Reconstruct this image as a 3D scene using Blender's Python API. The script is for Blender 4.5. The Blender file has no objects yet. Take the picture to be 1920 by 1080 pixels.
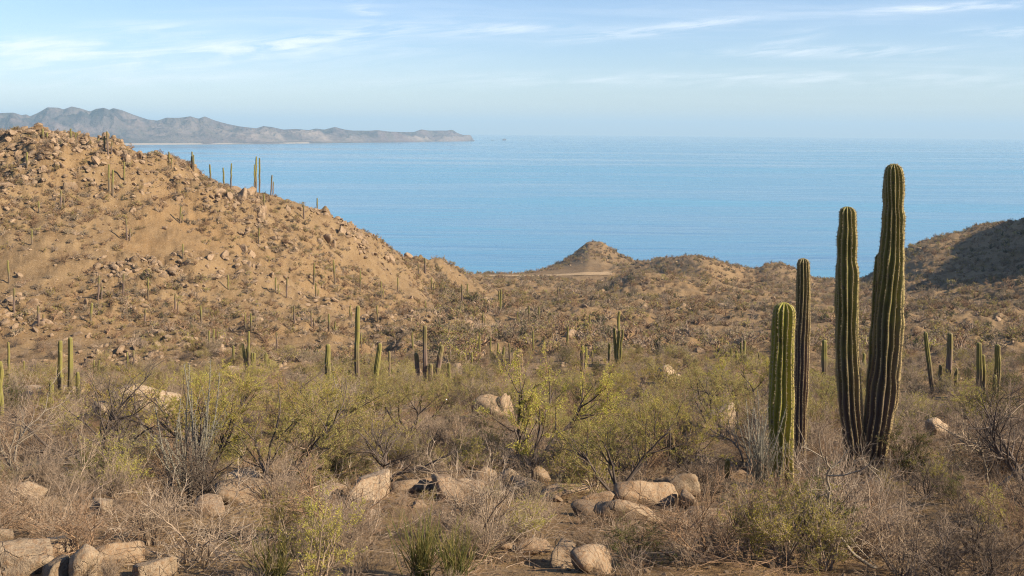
import bpy, math, random
import numpy as np
from mathutils import Vector, Matrix, noise as mnoise

# ------------------------------------------------------------------ camera, sky, sun, exposure
scene = bpy.context.scene
COL = scene.collection
R_ = math.radians
F = 1900.0                       # focal length in photograph pixels
PPX, PPY = 960.0, 242.1          # principal point (level line of sight) in the photograph
ROLL = R_(0.44)
ZC = 100.0                       # eye height above the sea
EARTH = 6.371e6
cam_data = bpy.data.cameras.new('camera')
cam_data.sensor_width = 36.0
cam_data.lens = 36.0 * F / 1920.0
cam_data.shift_y = -(540.0 - PPY) / 1920.0
cam_data.clip_start = 0.1
cam_data.clip_end = 120000.0
cam = bpy.data.objects.new('camera', cam_data)
COL.objects.link(cam)
cam.matrix_world = Matrix.Translation((0, 0, ZC)) @ Matrix.Rotation(math.pi / 2, 4, 'X') @ Matrix.Rotation(ROLL, 4, 'Z')
scene.camera = cam

SUN_AZ, SUN_EL = R_(112.0), R_(31.0)          # azimuth clockwise from the view direction
SUN = Vector((math.sin(SUN_AZ) * math.cos(SUN_EL), math.cos(SUN_AZ) * math.cos(SUN_EL), math.sin(SUN_EL)))
sun_data = bpy.data.lights.new('sun', 'SUN')
sun_data.energy = 5.0
sun_data.angle = R_(0.53)
sun_data.color = (1.0, 0.865, 0.66)
sun = bpy.data.objects.new('sun', sun_data)
COL.objects.link(sun)
sun.location = (60, -20, 180)
sun.rotation_euler = (-SUN).to_track_quat('-Z', 'Y').to_euler()

world = bpy.data.worlds.new('World')
scene.world = world
world.use_nodes = True
wn, wl = world.node_tree.nodes, world.node_tree.links
wn.clear()

class NT:
    """terse node building"""
    def __init__(self, tree):
        self.t = tree; self.n = tree.nodes; self.l = tree.links
    def __call__(self, typ, ins=None, **props):
        nd = self.n.new(typ)
        for k, v in props.items():
            setattr(nd, k, v)
        if ins:
            for k, v in ins.items():
                s = nd.inputs[k]
                if isinstance(v, bpy.types.NodeSocket):
                    self.l.new(v, s)
                else:
                    s.default_value = v
        return nd
    def math(self, op, a, b=None, c=None, clamp=False):
        ins = {0: a}
        if b is not None: ins[1] = b
        if c is not None: ins[2] = c
        return self('ShaderNodeMath', ins, operation=op, use_clamp=clamp).outputs[0]
    def ramp(self, fac, stops, interp='LINEAR'):
        nd = self('ShaderNodeValToRGB', {0: fac})
        cr = nd.color_ramp; cr.interpolation = interp
        while len(cr.elements) < len(stops): cr.elements.new(0.5)
        for e, (p, c) in zip(cr.elements, stops):
            e.position = p
            e.color = (c, c, c, 1) if isinstance(c, (int, float)) else (*c, 1)
        return nd.outputs[0]
    def mix(self, fac, a, b, blend='MIX'):
        nd = self('ShaderNodeMix', data_type='RGBA', blend_type=blend)
        for idx, v in ((0, fac), (6, a), (7, b)):
            if isinstance(v, bpy.types.NodeSocket): self.l.new(v, nd.inputs[idx])
            else: nd.inputs[idx].default_value = v if idx == 0 else (*v, 1)
        return nd.outputs[2]
    def noise(self, vec, scale, detail=4, rough=0.55, dist=0.0):
        return self('ShaderNodeTexNoise', {'Vector': vec, 'Scale': scale, 'Detail': detail, 'Roughness': rough, 'Distortion': dist}).outputs[0]

W = NT(world.node_tree)
sky = W('ShaderNodeTexSky', sky_type='NISHITA', sun_disc=False, sun_elevation=SUN_EL, sun_rotation=SUN_AZ,
        altitude=100.0, air_density=1.0, dust_density=0.25, ozone_density=4.0)
# thin cirrus drawn out into streaks, laid on a plane high above
tc = W('ShaderNodeTexCoord')
sep = W('ShaderNodeSeparateXYZ', {0: tc.outputs['Generated']})
zz = W.math('MAXIMUM', sep.outputs[2], 0.004)
zp = W.math('ADD', zz, 0.035)
cx = W.math('DIVIDE', sep.outputs[0], zp)
cy = W.math('DIVIDE', sep.outputs[1], zp)
pc = W('ShaderNodeCombineXYZ', {0: cx, 1: cy, 2: 0.0}).outputs[0]
warp = W('ShaderNodeTexNoise', {'Vector': pc, 'Scale': 0.5, 'Detail': 3.0})
pw = W('ShaderNodeVectorMath', {0: pc, 1: W('ShaderNodeVectorMath', {0: warp.outputs[1], 'Scale': 1.3}, operation='SCALE').outputs[0]}, operation='ADD').outputs[0]
mp = W('ShaderNodeMapping', {'Vector': pw, 'Location': (3.1, 7.7, 0), 'Rotation': (0, 0, R_(24)), 'Scale': (0.16, 1.0, 1.0)}).outputs[0]
n1 = W.noise(mp, 1.15, 7, 0.62)
mp2 = W('ShaderNodeMapping', {'Vector': pc, 'Location': (1.3, 2.2, 0), 'Scale': (0.22, 0.30, 1.0)}).outputs[0]
n2 = W.noise(mp2, 1.0, 2, 0.5)
streak = W.ramp(n1, [(0.50, 0.0), (0.74, 1.0)], 'EASE')
patch = W.ramp(n2, [(0.42, 0.0), (0.62, 1.0)], 'EASE')
veil = W.ramp(n2, [(0.35, 0.0), (0.75, 0.25)], 'EASE')
gen = W.math('ADD', W.math('MULTIPLY', W.math('MULTIPLY', streak, patch), 0.30), W.math('MULTIPLY', veil, 0.3), clamp=True)
# the longer cirrus banks over the bay: each has a bearing, a height above the horizon, a length, a depth and a slant
yy = W.math('MAXIMUM', sep.outputs[1], 0.05)
az = W.math('DIVIDE', sep.outputs[0], yy); el = W.math('DIVIDE', sep.outputs[2], yy)
fv = W('ShaderNodeCombineXYZ', {0: W.math('MULTIPLY', az, 16.0), 1: W.math('MULTIPLY', W.math('MULTIPLY_ADD', az, -0.10, el), 150.0), 2: 0.0}).outputs[0]
fw = W('ShaderNodeTexNoise', {'Vector': W('ShaderNodeVectorMath', {0: fv, 'Scale': 0.35}, operation='SCALE').outputs[0], 'Scale': 1.0, 'Detail': 2.0})
fv = W('ShaderNodeVectorMath', {0: fv, 1: W('ShaderNodeVectorMath', {0: fw.outputs[1], 'Scale': 3.2}, operation='SCALE').outputs[0]}, operation='ADD').outputs[0]
fil = W.ramp(W.noise(fv, 0.8, 8, 0.66), [(0.40, 0.0), (0.68, 1.0)])
banks = None
for (bx, by, ln, dp, sl, am) in [(560, 82, 185, 12, 0.135, 1.1), (150, 112, 270, 24, 0.03, 0.95), (285, 58, 70, 9, 0.0, 0.5), (930, 56, 105, 6.5, 0.05, 0.85), (1180, 60, 95, 8, 0.10, 0.75), (1330, 40, 62, 7, 0.10, 0.75), (1590, 92, 180, 8, 0.02, 0.85), (1790, 7, 130, 6, 0.06, 0.9), (1890, 52, 70, 8, 0.02, 0.7), (684, 24, 26, 12, -0.3, 0.6), (1480, 68, 50, 12, 0.25, 0.4), (30, 88, 90, 8, 0.02, 0.6), (1100, 150, 420, 11, 0.02, 0.5), (220, 157, 260, 9, 0.05, 0.4), (1720, 145, 330, 12, 0.0, 0.45), (720, 105, 140, 18, 0.05, 0.3)]:
    du = W.math('SUBTRACT', az, (bx - PPX) / F); dv = W.math('SUBTRACT', el, (PPY - by) / F)
    p1 = W.math('POWER', W.math('ABSOLUTE', W.math('MULTIPLY', du, F / ln / 1.3)), 2.0)
    p2 = W.math('POWER', W.math('ABSOLUTE', W.math('MULTIPLY', W.math('MULTIPLY_ADD', du, -sl, dv), F / dp / 1.3)), 2.0)
    g = W.math('MULTIPLY', W.math('EXPONENT', W.math('MULTIPLY', W.math('ADD', p1, p2), -1.0)), am)
    banks = g if banks is None else W.math('ADD', banks, g)
cl = W.math('ADD', gen, W.math('MULTIPLY', W.math('MULTIPLY', banks, fil), 1.25), clamp=True)
cl = W.math('MULTIPLY', cl, W.ramp(sep.outputs[2], [(0.003, 0.0), (0.03, 0.66)]))
skyc = W.mix(1.0, sky.outputs[0], (0.975, 0.975, 1.08), 'MULTIPLY')
cloudc = W.mix(cl, skyc, (8.2, 8.4, 8.7))
bg = W('ShaderNodeBackground', {'Color': cloudc, 'Strength': 0.074})
wo = W('ShaderNodeOutputWorld', {'Surface': bg.outputs[0]})
world.cycles.sampling_method = 'MANUAL'
world.cycles.sample_map_resolution = 512

scene.view_settings.view_transform = 'Standard'
scene.view_settings.look = 'None'
scene.view_settings.gamma = 1.0
scene.view_settings.exposure = 1.02
scene.cycles.use_denoising = True
scene.cycles.denoising_prefilter = 'NONE'
scene.cycles.filter_width = 1.15
scene.cycles.max_bounces = 4
scene.cycles.diffuse_bounces = 2
scene.cycles.glossy_bounces = 2
scene.cycles.transmission_bounces = 3
scene.cycles.volume_bounces = 0
scene.cycles.caustics_reflective = False
scene.cycles.caustics_refractive = False

# ------------------------------------------------------------------ small tools
def ray(px, py):
    """direction per metre of depth of the sight line through a photograph pixel"""
    x = (px - PPX) / F; y = (PPY - py) / F
    return x * math.cos(ROLL) - y * math.sin(ROLL), x * math.sin(ROLL) + y * math.cos(ROLL)

def screen(P):
    x, y, z = P[0] / P[1], 1, (P[2] - ZC) / P[1]
    u = x * math.cos(ROLL) + z * math.sin(ROLL)
    v = -x * math.sin(ROLL) + z * math.cos(ROLL)
    return PPX + u * F, PPY - v * F

def pchip(xk, yk, x):
    xk = np.asarray(xk, float); yk = np.asarray(yk, float); x = np.clip(np.asarray(x, float), xk[0], xk[-1])
    h = np.diff(xk); d = np.diff(yk) / h
    m = np.zeros(len(xk)); m[0] = d[0]; m[-1] = d[-1]
    for i in range(1, len(xk) - 1):
        if d[i - 1] * d[i] > 0:
            w1 = 2 * h[i] + h[i - 1]; w2 = h[i] + 2 * h[i - 1]
            m[i] = (w1 + w2) / (w1 / d[i - 1] + w2 / d[i])
    i = np.clip(np.searchsorted(xk, x) - 1, 0, len(h) - 1)
    t = (x - xk[i]) / h[i]
    return ((2*t**3 - 3*t**2 + 1) * yk[i] + (t**3 - 2*t**2 + t) * h[i] * m[i]
            + (-2*t**3 + 3*t**2) * yk[i + 1] + (t**3 - t**2) * h[i] * m[i + 1])

def _hash(i, j, s):
    n = (i.astype(np.int64) * 374761393 + j.astype(np.int64) * 668265263 + s * 1442695041) & 0xFFFFFFFF
    n = ((n ^ (n >> 13)) * 1274126177) & 0xFFFFFFFF
    n = n ^ (n >> 16)
    return (n & 0xFFFFFF).astype(float) / 0xFFFFFF
def vnoise(x, y, s=0):
    """gradient noise, about -0.7 .. 0.7"""
    i = np.floor(x); j = np.floor(y); fx = x - i; fy = y - j
    i = i.astype(np.int64); j = j.astype(np.int64)
    u = fx**3 * (fx * (fx * 6 - 15) + 10); v = fy**3 * (fy * (fy * 6 - 15) + 10)
    def g(a, b, dx, dy):
        t = _hash(a, b, s) * 6.2831853
        return np.cos(t) * dx + np.sin(t) * dy
    n00 = g(i, j, fx, fy); n10 = g(i + 1, j, fx - 1, fy); n01 = g(i, j + 1, fx, fy - 1); n11 = g(i + 1, j + 1, fx - 1, fy - 1)
    return (n00 * (1 - u) + n10 * u) * (1 - v) + (n01 * (1 - u) + n11 * u) * v
def fbm(x, y, oct=4, s=0, gain=0.5):
    t = 0; a = 1.0
    for k in range(oct):
        t = t + a * vnoise(x * 2**k + 17.3 * k, y * 2**k - 9.1 * k, s + k); a *= gain
    return t
def ridged(x, y, oct=4, s=0, gain=0.5):
    t = 0; a = 1.0
    for k in range(oct):
        t = t + a * (1 - 2.2 * np.abs(vnoise(x * 2**k + 5.7 * k, y * 2**k + 3.3 * k, s + k))); a *= gain
    return t

def mesh_quads(name, verts, quads, mats, smooth=True, attrs=None, mat_index=None):
    me = bpy.data.meshes.new(name)
    verts = np.ascontiguousarray(verts, dtype=np.float32); quads = np.ascontiguousarray(quads, dtype=np.int32)
    n = quads.shape[1]
    me.vertices.add(len(verts)); me.vertices.foreach_set('co', verts.ravel())
    me.loops.add(quads.size); me.loops.foreach_set('vertex_index', quads.ravel())
    me.polygons.add(len(quads)); me.polygons.foreach_set('loop_start', np.arange(0, quads.size, n, dtype=np.int32))
    if mat_index is not None: me.polygons.foreach_set('material_index', np.asarray(mat_index, dtype=np.int32))
    for m in (mats if isinstance(mats, (list, tuple)) else [mats]): me.materials.append(m)
    if attrs:
        for k, a in attrs.items():
            at = me.attributes.new(k, 'FLOAT', 'POINT'); at.data.foreach_set('value', np.ascontiguousarray(a, dtype=np.float32))
    me.update(calc_edges=True)
    me.polygons.foreach_set('use_smooth', np.full(len(quads), smooth, dtype=bool))
    return me

def put(name, me, parent=None, **props):
    o = bpy.data.objects.new(name, me)
    COL.objects.link(o)
    if parent is not None: o.parent = parent
    for k, v in props.items(): o[k] = v
    return o

def grid_quads(nu, nv):
    a = np.arange(nu * nv).reshape(nu, nv)
    return np.stack([a[:-1, :-1], a[1:, :-1], a[1:, 1:], a[:-1, 1:]], -1).reshape(-1, 4)

def material(name):
    m = bpy.data.materials.new(name); m.use_nodes = True
    m.node_tree.nodes.clear()
    t = NT(m.node_tree)
    return m, t
def finish(t, color, rough=0.9, bump=None, strength=0.5, dist=0.05, translucent=None, spec=0.2):
    ins = {'Base Color': color, 'Roughness': rough, 'Specular IOR Level': spec}
    nrm = None
    if bump is not None:
        nrm = t('ShaderNodeBump', {'Height': bump, 'Strength': strength, 'Distance': dist}).outputs[0]
        ins['Normal'] = nrm
    for k in list(ins):
        if k == 'Base Color' and isinstance(ins[k], tuple): ins[k] = (*ins[k], 1)
    p = t('ShaderNodeBsdfPrincipled', ins)
    out = p.outputs[0]
    if translucent is not None:
        tr = t('ShaderNodeBsdfTranslucent', {'Color': color if isinstance(color, bpy.types.NodeSocket) else (*color, 1)})
        out = t('ShaderNodeMixShader', {0: translucent, 1: out, 2: tr.outputs[0]}).outputs[0]
    t('ShaderNodeOutputMaterial', {'Surface': out})
    return p

# ------------------------------------------------------------------ materials of the setting
M = {}
def pos(t): return t('ShaderNodeNewGeometry').outputs['Position']

m, t = material('desert_soil'); M['soil'] = m
P = pos(t)
big = t.noise(P, 0.035, 4, 0.6)
mid = t.noise(P, 0.35, 5, 0.6)
fine = t.noise(P, 4.5, 6, 0.7)
grit = t.noise(P, 23.0, 4, 0.7)
c = t.mix(t.ramp(mid, [(0.35, 0.0), (0.65, 1.0)]), (0.175, 0.112, 0.054), (0.25, 0.17, 0.088))
c = t.mix(t.ramp(big, [(0.50, 0.0), (0.70, 0.6)]), c, (0.265, 0.155, 0.064))
c = t.mix(t.ramp(fine, [(0.52, 0.0), (0.66, 0.8)]), c, (0.30, 0.218, 0.135))
c = t.mix(t.ramp(fine, [(0.30, 0.7), (0.42, 0.0)]), c, (0.09, 0.06, 0.036))
c = t.mix(t.ramp(grit, [(0.35, 0.55), (0.55, 0.0)]), c, (0.15, 0.095, 0.06))
hgt = t.math('ADD', t.math('MULTIPLY', fine, 0.35), t.math('MULTIPLY', grit, 0.08))
hgt = t.math('ADD', hgt, t.math('MULTIPLY', mid, 0.9))
finish(t, c, 0.95, hgt, 1.0, 0.45, spec=0.1)

def rock_mat(name, base, dark, pale, stain):
    m, t = material(name)
    P = t('ShaderNodeTexCoord').outputs['Object']
    oi = t('ShaderNodeObjectInfo')
    Q = t('ShaderNodeVectorMath', {0: P, 1: t('ShaderNodeVectorMath', {0: oi.outputs['Location'], 'Scale': 0.37}, operation='SCALE').outputs[0]}, operation='ADD').outputs[0]
    a = t.noise(Q, 1.6, 6, 0.62); b = t.noise(Q, 7.0, 6, 0.7); s = t.noise(Q, 55.0, 3, 0.7)
    c = t.mix(t.ramp(a, [(0.35, 0.0), (0.6, 1.0)]), base, pale)
    c = t.mix(t.ramp(b, [(0.48, 0.0), (0.62, 0.85)]), c, stain)
    c = t.mix(t.ramp(b, [(0.32, 0.8), (0.43, 0.0)]), c, dark)
    c = t.mix(t.ramp(s, [(0.36, 0.6), (0.48, 0.0)]), c, dark)
    Qw = t('ShaderNodeVectorMath', {0: Q, 1: t('ShaderNodeVectorMath', {0: t('ShaderNodeTexNoise', {'Vector': Q, 'Scale': 2.5, 'Detail': 4.0}).outputs[1], 'Scale': 0.55}, operation='SCALE').outputs[0]}, operation='ADD').outputs[0]
    ck = t('ShaderNodeTexVoronoi', {'Vector': Qw, 'Scale': 1.05}, feature='DISTANCE_TO_EDGE').outputs[0]
    crack = t.ramp(ck, [(0.0, 1.0), (0.022, 0.0)])
    c = t.mix(t.math('MULTIPLY', t.math('MULTIPLY', crack, t.ramp(a, [(0.42, 0.0), (0.58, 1.0)])), 0.5), c, dark)
    hs = t('ShaderNodeHueSaturation', {'Color': c, 'Value': t.math('MULTIPLY_ADD', oi.outputs['Random'], 0.35, 0.82), 'Saturation': 0.95})
    h = t.math('SUBTRACT', t.math('ADD', t.math('MULTIPLY', b, 0.6), t.math('MULTIPLY', s, 0.10)), t.math('MULTIPLY', crack, 0.25))
    finish(t, hs.outputs[0], 0.92, h, 0.75, 0.09, spec=0.15)
    return m
M['rock'] = rock_mat('granite_tan', (0.225, 0.15, 0.09), (0.075, 0.05, 0.035), (0.315, 0.228, 0.145), (0.235, 0.135, 0.065))
M['rock_pale'] = rock_mat('granite_pale', (0.27, 0.195, 0.12), (0.095, 0.065, 0.045), (0.36, 0.27, 0.18), (0.25, 0.15, 0.078))

m, t = material('far_mountain_rock'); M['mount'] = m
P = pos(t)
a = t.noise(P, 0.0016, 7, 0.62); b = t.noise(P, 0.009, 6, 0.65)
at = t('ShaderNodeAttribute', attribute_name='pale').outputs['Fac']
c = t.mix(t.ramp(a, [(0.38, 0.0), (0.62, 1.0)]), (0.035, 0.036, 0.042), (0.125, 0.088, 0.085))
c = t.mix(t.ramp(b, [(0.5, 0.0), (0.72, 0.7)]), c, (0.165, 0.12, 0.11))
c = t.mix(t.ramp(b, [(0.3, 0.6), (0.47, 0.0)]), c, (0.085, 0.085, 0.06))
c = t.mix(t.math('MULTIPLY', at, t.ramp(b, [(0.36, 0.3), (0.52, 1.0)])), c, (0.23, 0.18, 0.15))
finish(t, c, 1.0, t.math('ADD', a, t.math('MULTIPLY', b, 0.3)), 1.0, 140.0, spec=0.0)

m, t = material('beach_sand'); M['sand'] = m
finish(t, t.mix(t.noise(pos(t), 0.02, 4), (0.34, 0.275, 0.21), (0.42, 0.345, 0.27)), 1.0, spec=0.0)

m, t = material('dirt_track_surface'); M['track'] = m
P = pos(t)
finish(t, t.mix(t.ramp(t.noise(P, 0.25, 5, 0.65), [(0.35, 0), (0.65, 1)]), (0.36, 0.25, 0.145), (0.42, 0.30, 0.185)), 1.0, t.noise(P, 1.5, 5), 0.6, 0.3, spec=0.0)

m, t = material('sea_water'); M['sea'] = m
P = pos(t)
mpa = t('ShaderNodeMapping', {'Vector': P, 'Rotation': (0, 0, R_(-6)), 'Scale': (0.0006, 0.0042, 1.0)}).outputs[0]
mpb = t('ShaderNodeMapping', {'Vector': P, 'Rotation': (0, 0, R_(4)), 'Scale': (0.0045, 0.030, 1.0)}).outputs[0]
mpc = t('ShaderNodeMapping', {'Vector': P, 'Rotation': (0, 0, R_(-3)), 'Scale': (0.02, 0.11, 1.0)}).outputs[0]
a = t.noise(mpa, 1.0, 5, 0.6, 0.6); b = t.noise(mpb, 1.0, 4, 0.6, 0.4); w = t.noise(mpc, 1.0, 6, 0.65, 0.2)
ab = t.math('ADD', t.math('MULTIPLY', a, 0.7), t.math('MULTIPLY', b, 0.3))
ruf = t.ramp(ab, [(0.36, 0.08), (0.64, 0.34)])
c = t.mix(t.ramp(ab, [(0.38, 0.0), (0.62, 1.0)]), (0.018, 0.125, 0.25), (0.10, 0.295, 0.42))
hh = t.math('ADD', t.math('MULTIPLY', w, 0.35), t.math('MULTIPLY', b, 1.6))
p = finish(t, c, 0.3, hh, 0.22, 3.0, spec=0.5)
t.l.new(ruf, p.inputs['Roughness']); p.inputs['IOR'].default_value = 1.33

# ------------------------------------------------------------------ terrain: the slope underfoot, the valley, the hills and the bluff above the sea
# each station is a line across the land: (image column of its direction, depth in metres, sight-line row there)
ST = [
 [(-2600, 0.3, 9999), (4500, 0.3, 9999)],
 [(-2600, 4, 9998), (4500, 4, 9998)],
 [(-2600, 9, 1060), (0, 9, 1070), (600, 9, 1085), (1300, 9, 1090), (1920, 9, 1080), (4500, 9, 1050)],
 [(-2600, 18, 880), (0, 18, 900), (700, 18, 908), (1300, 18, 912), (1650, 18, 906), (1920, 18, 895), (4500, 18, 860)],
 [(-2600, 30, 790), (0, 30, 808), (700, 30, 818), (1300, 30, 820), (1920, 30, 812), (4500, 30, 780)],
 [(-2600, 50, 730), (0, 50, 738), (700, 50, 748), (1300, 50, 752), (1920, 50, 750), (4500, 50, 720)],
 [(-2600, 72, 700), (0, 72, 706), (700, 72, 712), (1300, 72, 712), (1920, 72, 712), (4500, 72, 690)],
 [(-2600, 95, 670), (0, 95, 684), (500, 95, 688), (850, 97, 684), (960, 100, 672), (1200, 110, 652), (1920, 120, 645), (4500, 120, 620)],
 [(-2600, 112, 560), (0, 115, 575), (250, 118, 582), (500, 125, 598), (640, 132, 600), (760, 142, 606), (850, 152, 606), (960, 160, 602), (1200, 170, 602), (1540, 170, 606), (1920, 172, 606), (2300, 172, 580), (4500, 172, 540)],
 [(-2600, 135, 360), (0, 138, 405), (250, 142, 430), (500, 152, 464), (640, 167, 500), (760, 187, 534), (850, 215, 556), (960, 232, 566), (1117, 240, 563), (1315, 240, 568), (1540, 240, 580), (1690, 216, 580), (1800, 210, 580), (1920, 206, 574), (2150, 206, 500), (2500, 206, 420), (4500, 206, 400)],
 [(-2600, 165, 150), (-400, 165, 222), (0, 165, 255), (60, 165, 261), (100, 165, 268), (200, 166, 279), (280, 168, 303), (350, 170, 314), (420, 172, 332), (500, 176, 354), (560, 180, 377), (640, 190, 414), (700, 198, 442), (760, 210, 479), (800, 222, 499), (850, 250, 518), (900, 290, 530), (960, 310, 538), (1117, 310, 540), (1200, 300, 513), (1250, 300, 517), (1315, 302, 530), (1415, 320, 545), (1540, 325, 550), (1600, 300, 552), (1690, 270, 552), (1800, 258, 540), (1920, 250, 522), (2020, 250, 478), (2150, 250, 360), (2300, 250, 262), (3000, 250, 190), (4500, 250, 190)],
 [(-2600, 250, 350), (0, 250, 520), (500, 260, 560), (700, 300, 556), (800, 345, 538), (850, 400, 525), (900, 430, 521.5), (960, 432, 521), (1117, 432, 521), (1160, 420, 524), (1200, 360, 536), (1250, 356, 535), (1315, 355, 515), (1415, 380, 532), (1465, 380, 527), (1540, 385, 535), (1600, 370, 536), (1690, 325, 525), (1800, 306, 500), (1920, 295, 478), (2020, 295, 435), (2150, 300, 322), (2300, 300, 240), (3000, 300, 150), (4500, 300, 150)],
 [(-2600, 400, 480), (0, 420, 545), (500, 430, 545), (700, 450, 532), (850, 482, 514.5), (900, 492, 513.5), (985, 500, 513), (1005, 535, 509), (1060, 550, 486), (1095, 555, 462), (1107, 557, 454), (1126, 558, 455), (1145, 556, 466), (1190, 540, 488), (1220, 500, 491), (1250, 450, 487), (1315, 420, 483), (1350, 420, 488), (1380, 420, 499), (1415, 425, 508), (1440, 430, 500), (1465, 430, 497), (1495, 430, 504), (1535, 430, 522), (1575, 430, 521.5), (1605, 420, 525), (1645, 400, 508), (1690, 395, 478), (1720, 390, 465), (1760, 380, 456), (1800, 375, 455), (1860, 362, 449), (1920, 350, 432), (2020, 350, 384), (2150, 350, 285), (2300, 350, 200), (3000, 350, 140), (4500, 350, 140)],
 [(-2600, 470, 500), (0, 490, 560), (500, 500, 560), (850, 560, 535), (985, 580, 535), (1117, 640, 500), (1190, 640, 520), (1250, 560, 530), (1315, 520, 525), (1415, 520, 540), (1465, 520, 535), (1535, 520, 540), (1645, 500, 530), (1700, 500, 500), (1760, 520, 472), (1800, 520, 446), (1835, 520, 429), (1860, 520, 423), (1880, 520, 425), (1920, 520, 424), (2150, 520, 300), (4500, 520, 200)],
 [(-2600, 640, 9997), (0, 660, 9997), (985, 680, 9997), (1117, 740, 9997), (1535, 640, 9997), (1920, 700, 9997), (4500, 700, 9997)],
]
cols = np.concatenate([np.linspace(-2600, -120, 60), np.linspace(-116, 2036, 860), np.linspace(2042, 4500, 60)])
SD = np.zeros((len(ST), len(cols))); SZ = np.zeros_like(SD)
for k, st in enumerate(ST):
    a = np.array(st, float)
    SD[k] = pchip(a[:, 0], a[:, 1], cols)
    code = a[0, 2]
    if code > 9000:
        SZ[k] = ZC + {9999: -1.65, 9998: -2.75, 9997: -104.0}[int(code)]
    else:
        rows = pchip(a[:, 0], a[:, 2], cols)
        hy = PPY + (cols - PPX) * math.tan(ROLL)
        SZ[k] = ZC - SD[k] * (rows - hy) / F
depths = np.concatenate([np.linspace(0.3, 8.5, 24), np.exp(np.linspace(math.log(8.8), math.log(760), 700))])
TZ = np.zeros((len(cols), len(depths)))
for i in range(len(cols)):
    TZ[i] = pchip(SD[:, i], SZ[:, i], depths)
U = (cols - PPX) / F
TX = U[:, None] * depths[None, :]; TY = np.broadcast_to(depths[None, :], TX.shape)
fade = np.clip((TY - 4) / 60, 0.05, 1)
far_ = np.clip((TY - 90) / 60, 0, 1)
N_ = fbm(TX / 55, TY / 55, 2, 3) * 2.0 * far_
gul = ridged((TX + 0.35 * TY) / 30, (TY - 0.2 * TX) / 55, 4, 20) 
N_ += (gul - 0.6) * 0.85 * far_
N_ += fbm(TX / 11, TY / 11, 3, 8) * 0.9 * fade
N_ += fbm(TX / 2.6, TY / 2.6, 3, 31) * 0.30 * np.clip(TY / 20, 0.3, 1)
# a rough rocky skin on the left hill and the small coastal hills
rocky = np.clip(fbm(TX / 26, TY / 26, 3, 44) * 2.2 + 0.45, 0, 1) * np.clip((TY - 85) / 30, 0, 1)
N_ += np.maximum(ridged(TX / 4.2, TY / 4.2, 3, 51) - 0.45, 0) * 1.2 * rocky * np.interp(cols, [820, 980], [1, 0.5])[:, None] + fbm(TX / 1.8, TY / 1.8, 3, 57) * 0.55 * far_ * np.interp(cols, [820, 980], [1, 0.45])[:, None]
crag = fbm(TX / 9, TY / 7, 3, 63) * 2.4 + 0.5 * rocky
N_ += (np.floor(crag * 3) / 3 + np.clip((crag * 3 % 1 - 0.72) / 0.28, 0, 1) / 3) * 0.8 * far_ * np.clip(rocky * 1.6, 0.15, 1) * np.interp(cols, [820, 980], [1, 0.3])[:, None]
flat = np.exp(-((TY - 470) / 45)**2) * np.clip((U * F + PPX - 850) / 40, 0, 1) * np.clip((1150 - (U * F + PPX)) / 40, 0, 1) if False else 0
colpx = cols[:, None] * np.ones_like(TX)
flat = np.exp(-((TY - 465) / 48)**4) * np.clip((colpx - 830) / 40, 0, 1) * np.clip((1150 - colpx) / 40, 0, 1)
N_ -= far_ * 0.98 * N_[(colpx > 0) & (colpx < 1900) & (TY > 150)].mean()
calm = 1 - 0.93 * flat
cone = np.exp(-((colpx - 1117) / 60)**2) * np.clip((TY - 500) / 20, 0, 1)
TZ = TZ + N_ * calm * (1 - 0.65 * cone) - 0.75 * far_ * np.interp(cols, [-200, 700, 860], [1, 1, 0])[:, None]
tv = np.stack([TX, TY, TZ], -1).reshape(-1, 3)
ground = put('ground', mesh_quads('ground', tv, grid_quads(len(cols), len(depths)), M['soil']), kind='structure',
             label='stony tan desert ground with slope, valley and hills down to the shore')

logd = np.log(depths)
def ground_z(X, Y):
    X = np.asarray(X, float); Y = np.asarray(Y, float)
    px = X / Y * F + PPX
    fi = np.interp(px, cols, np.arange(len(cols))); fj = np.interp(Y, depths, np.arange(len(depths)))
    i = np.clip(fi.astype(int), 0, len(cols) - 2); j = np.clip(fj.astype(int), 0, len(depths) - 2)
    u = fi - i; v = fj - j
    return (TZ[i, j] * (1 - u) + TZ[i + 1, j] * u) * (1 - v) + (TZ[i, j + 1] * (1 - u) + TZ[i + 1, j + 1] * u) * v
def hit(px, py, dmax=700):
    """nearest land seen at a photograph pixel; on the skyline the ridge itself"""
    D = depths[24:]; D = D[D < dmax]
    dx, dz = ray(px, py)
    z = ground_z(dx * D, D)
    over = z - (ZC + dz * D)
    k = np.nonzero(over >= 0)[0]
    if len(k):
        d = D[k[0]]
        if k[0] > 0:
            a, b = over[k[0] - 1], over[k[0]]; d = D[k[0] - 1] + (D[k[0]] - D[k[0] - 1]) * (-a / (b - a + 1e-9))
    else:
        d = D[np.argmax(over / D)]
    return Vector((dx * d, d, float(ground_z(dx * d, d))))
# terrain rows seen from the eye: what lies behind a nearer crest is out of sight
rowT = PPY - (TZ - ZC) / TY * F
horizonT = np.minimum.accumulate(rowT, axis=1)
def visible(X, Y, up=0.0):
    px = X / Y * F + PPX
    i = int(np.clip(np.interp(px, cols, np.arange(len(cols))), 0, len(cols) - 1)); j = int(np.clip(np.searchsorted(depths, Y), 1, len(depths) - 1))
    return PPY - (float(ground_z(X, Y)) + up - ZC) / Y * F < horizonT[i, j - 1] + 1.0

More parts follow.
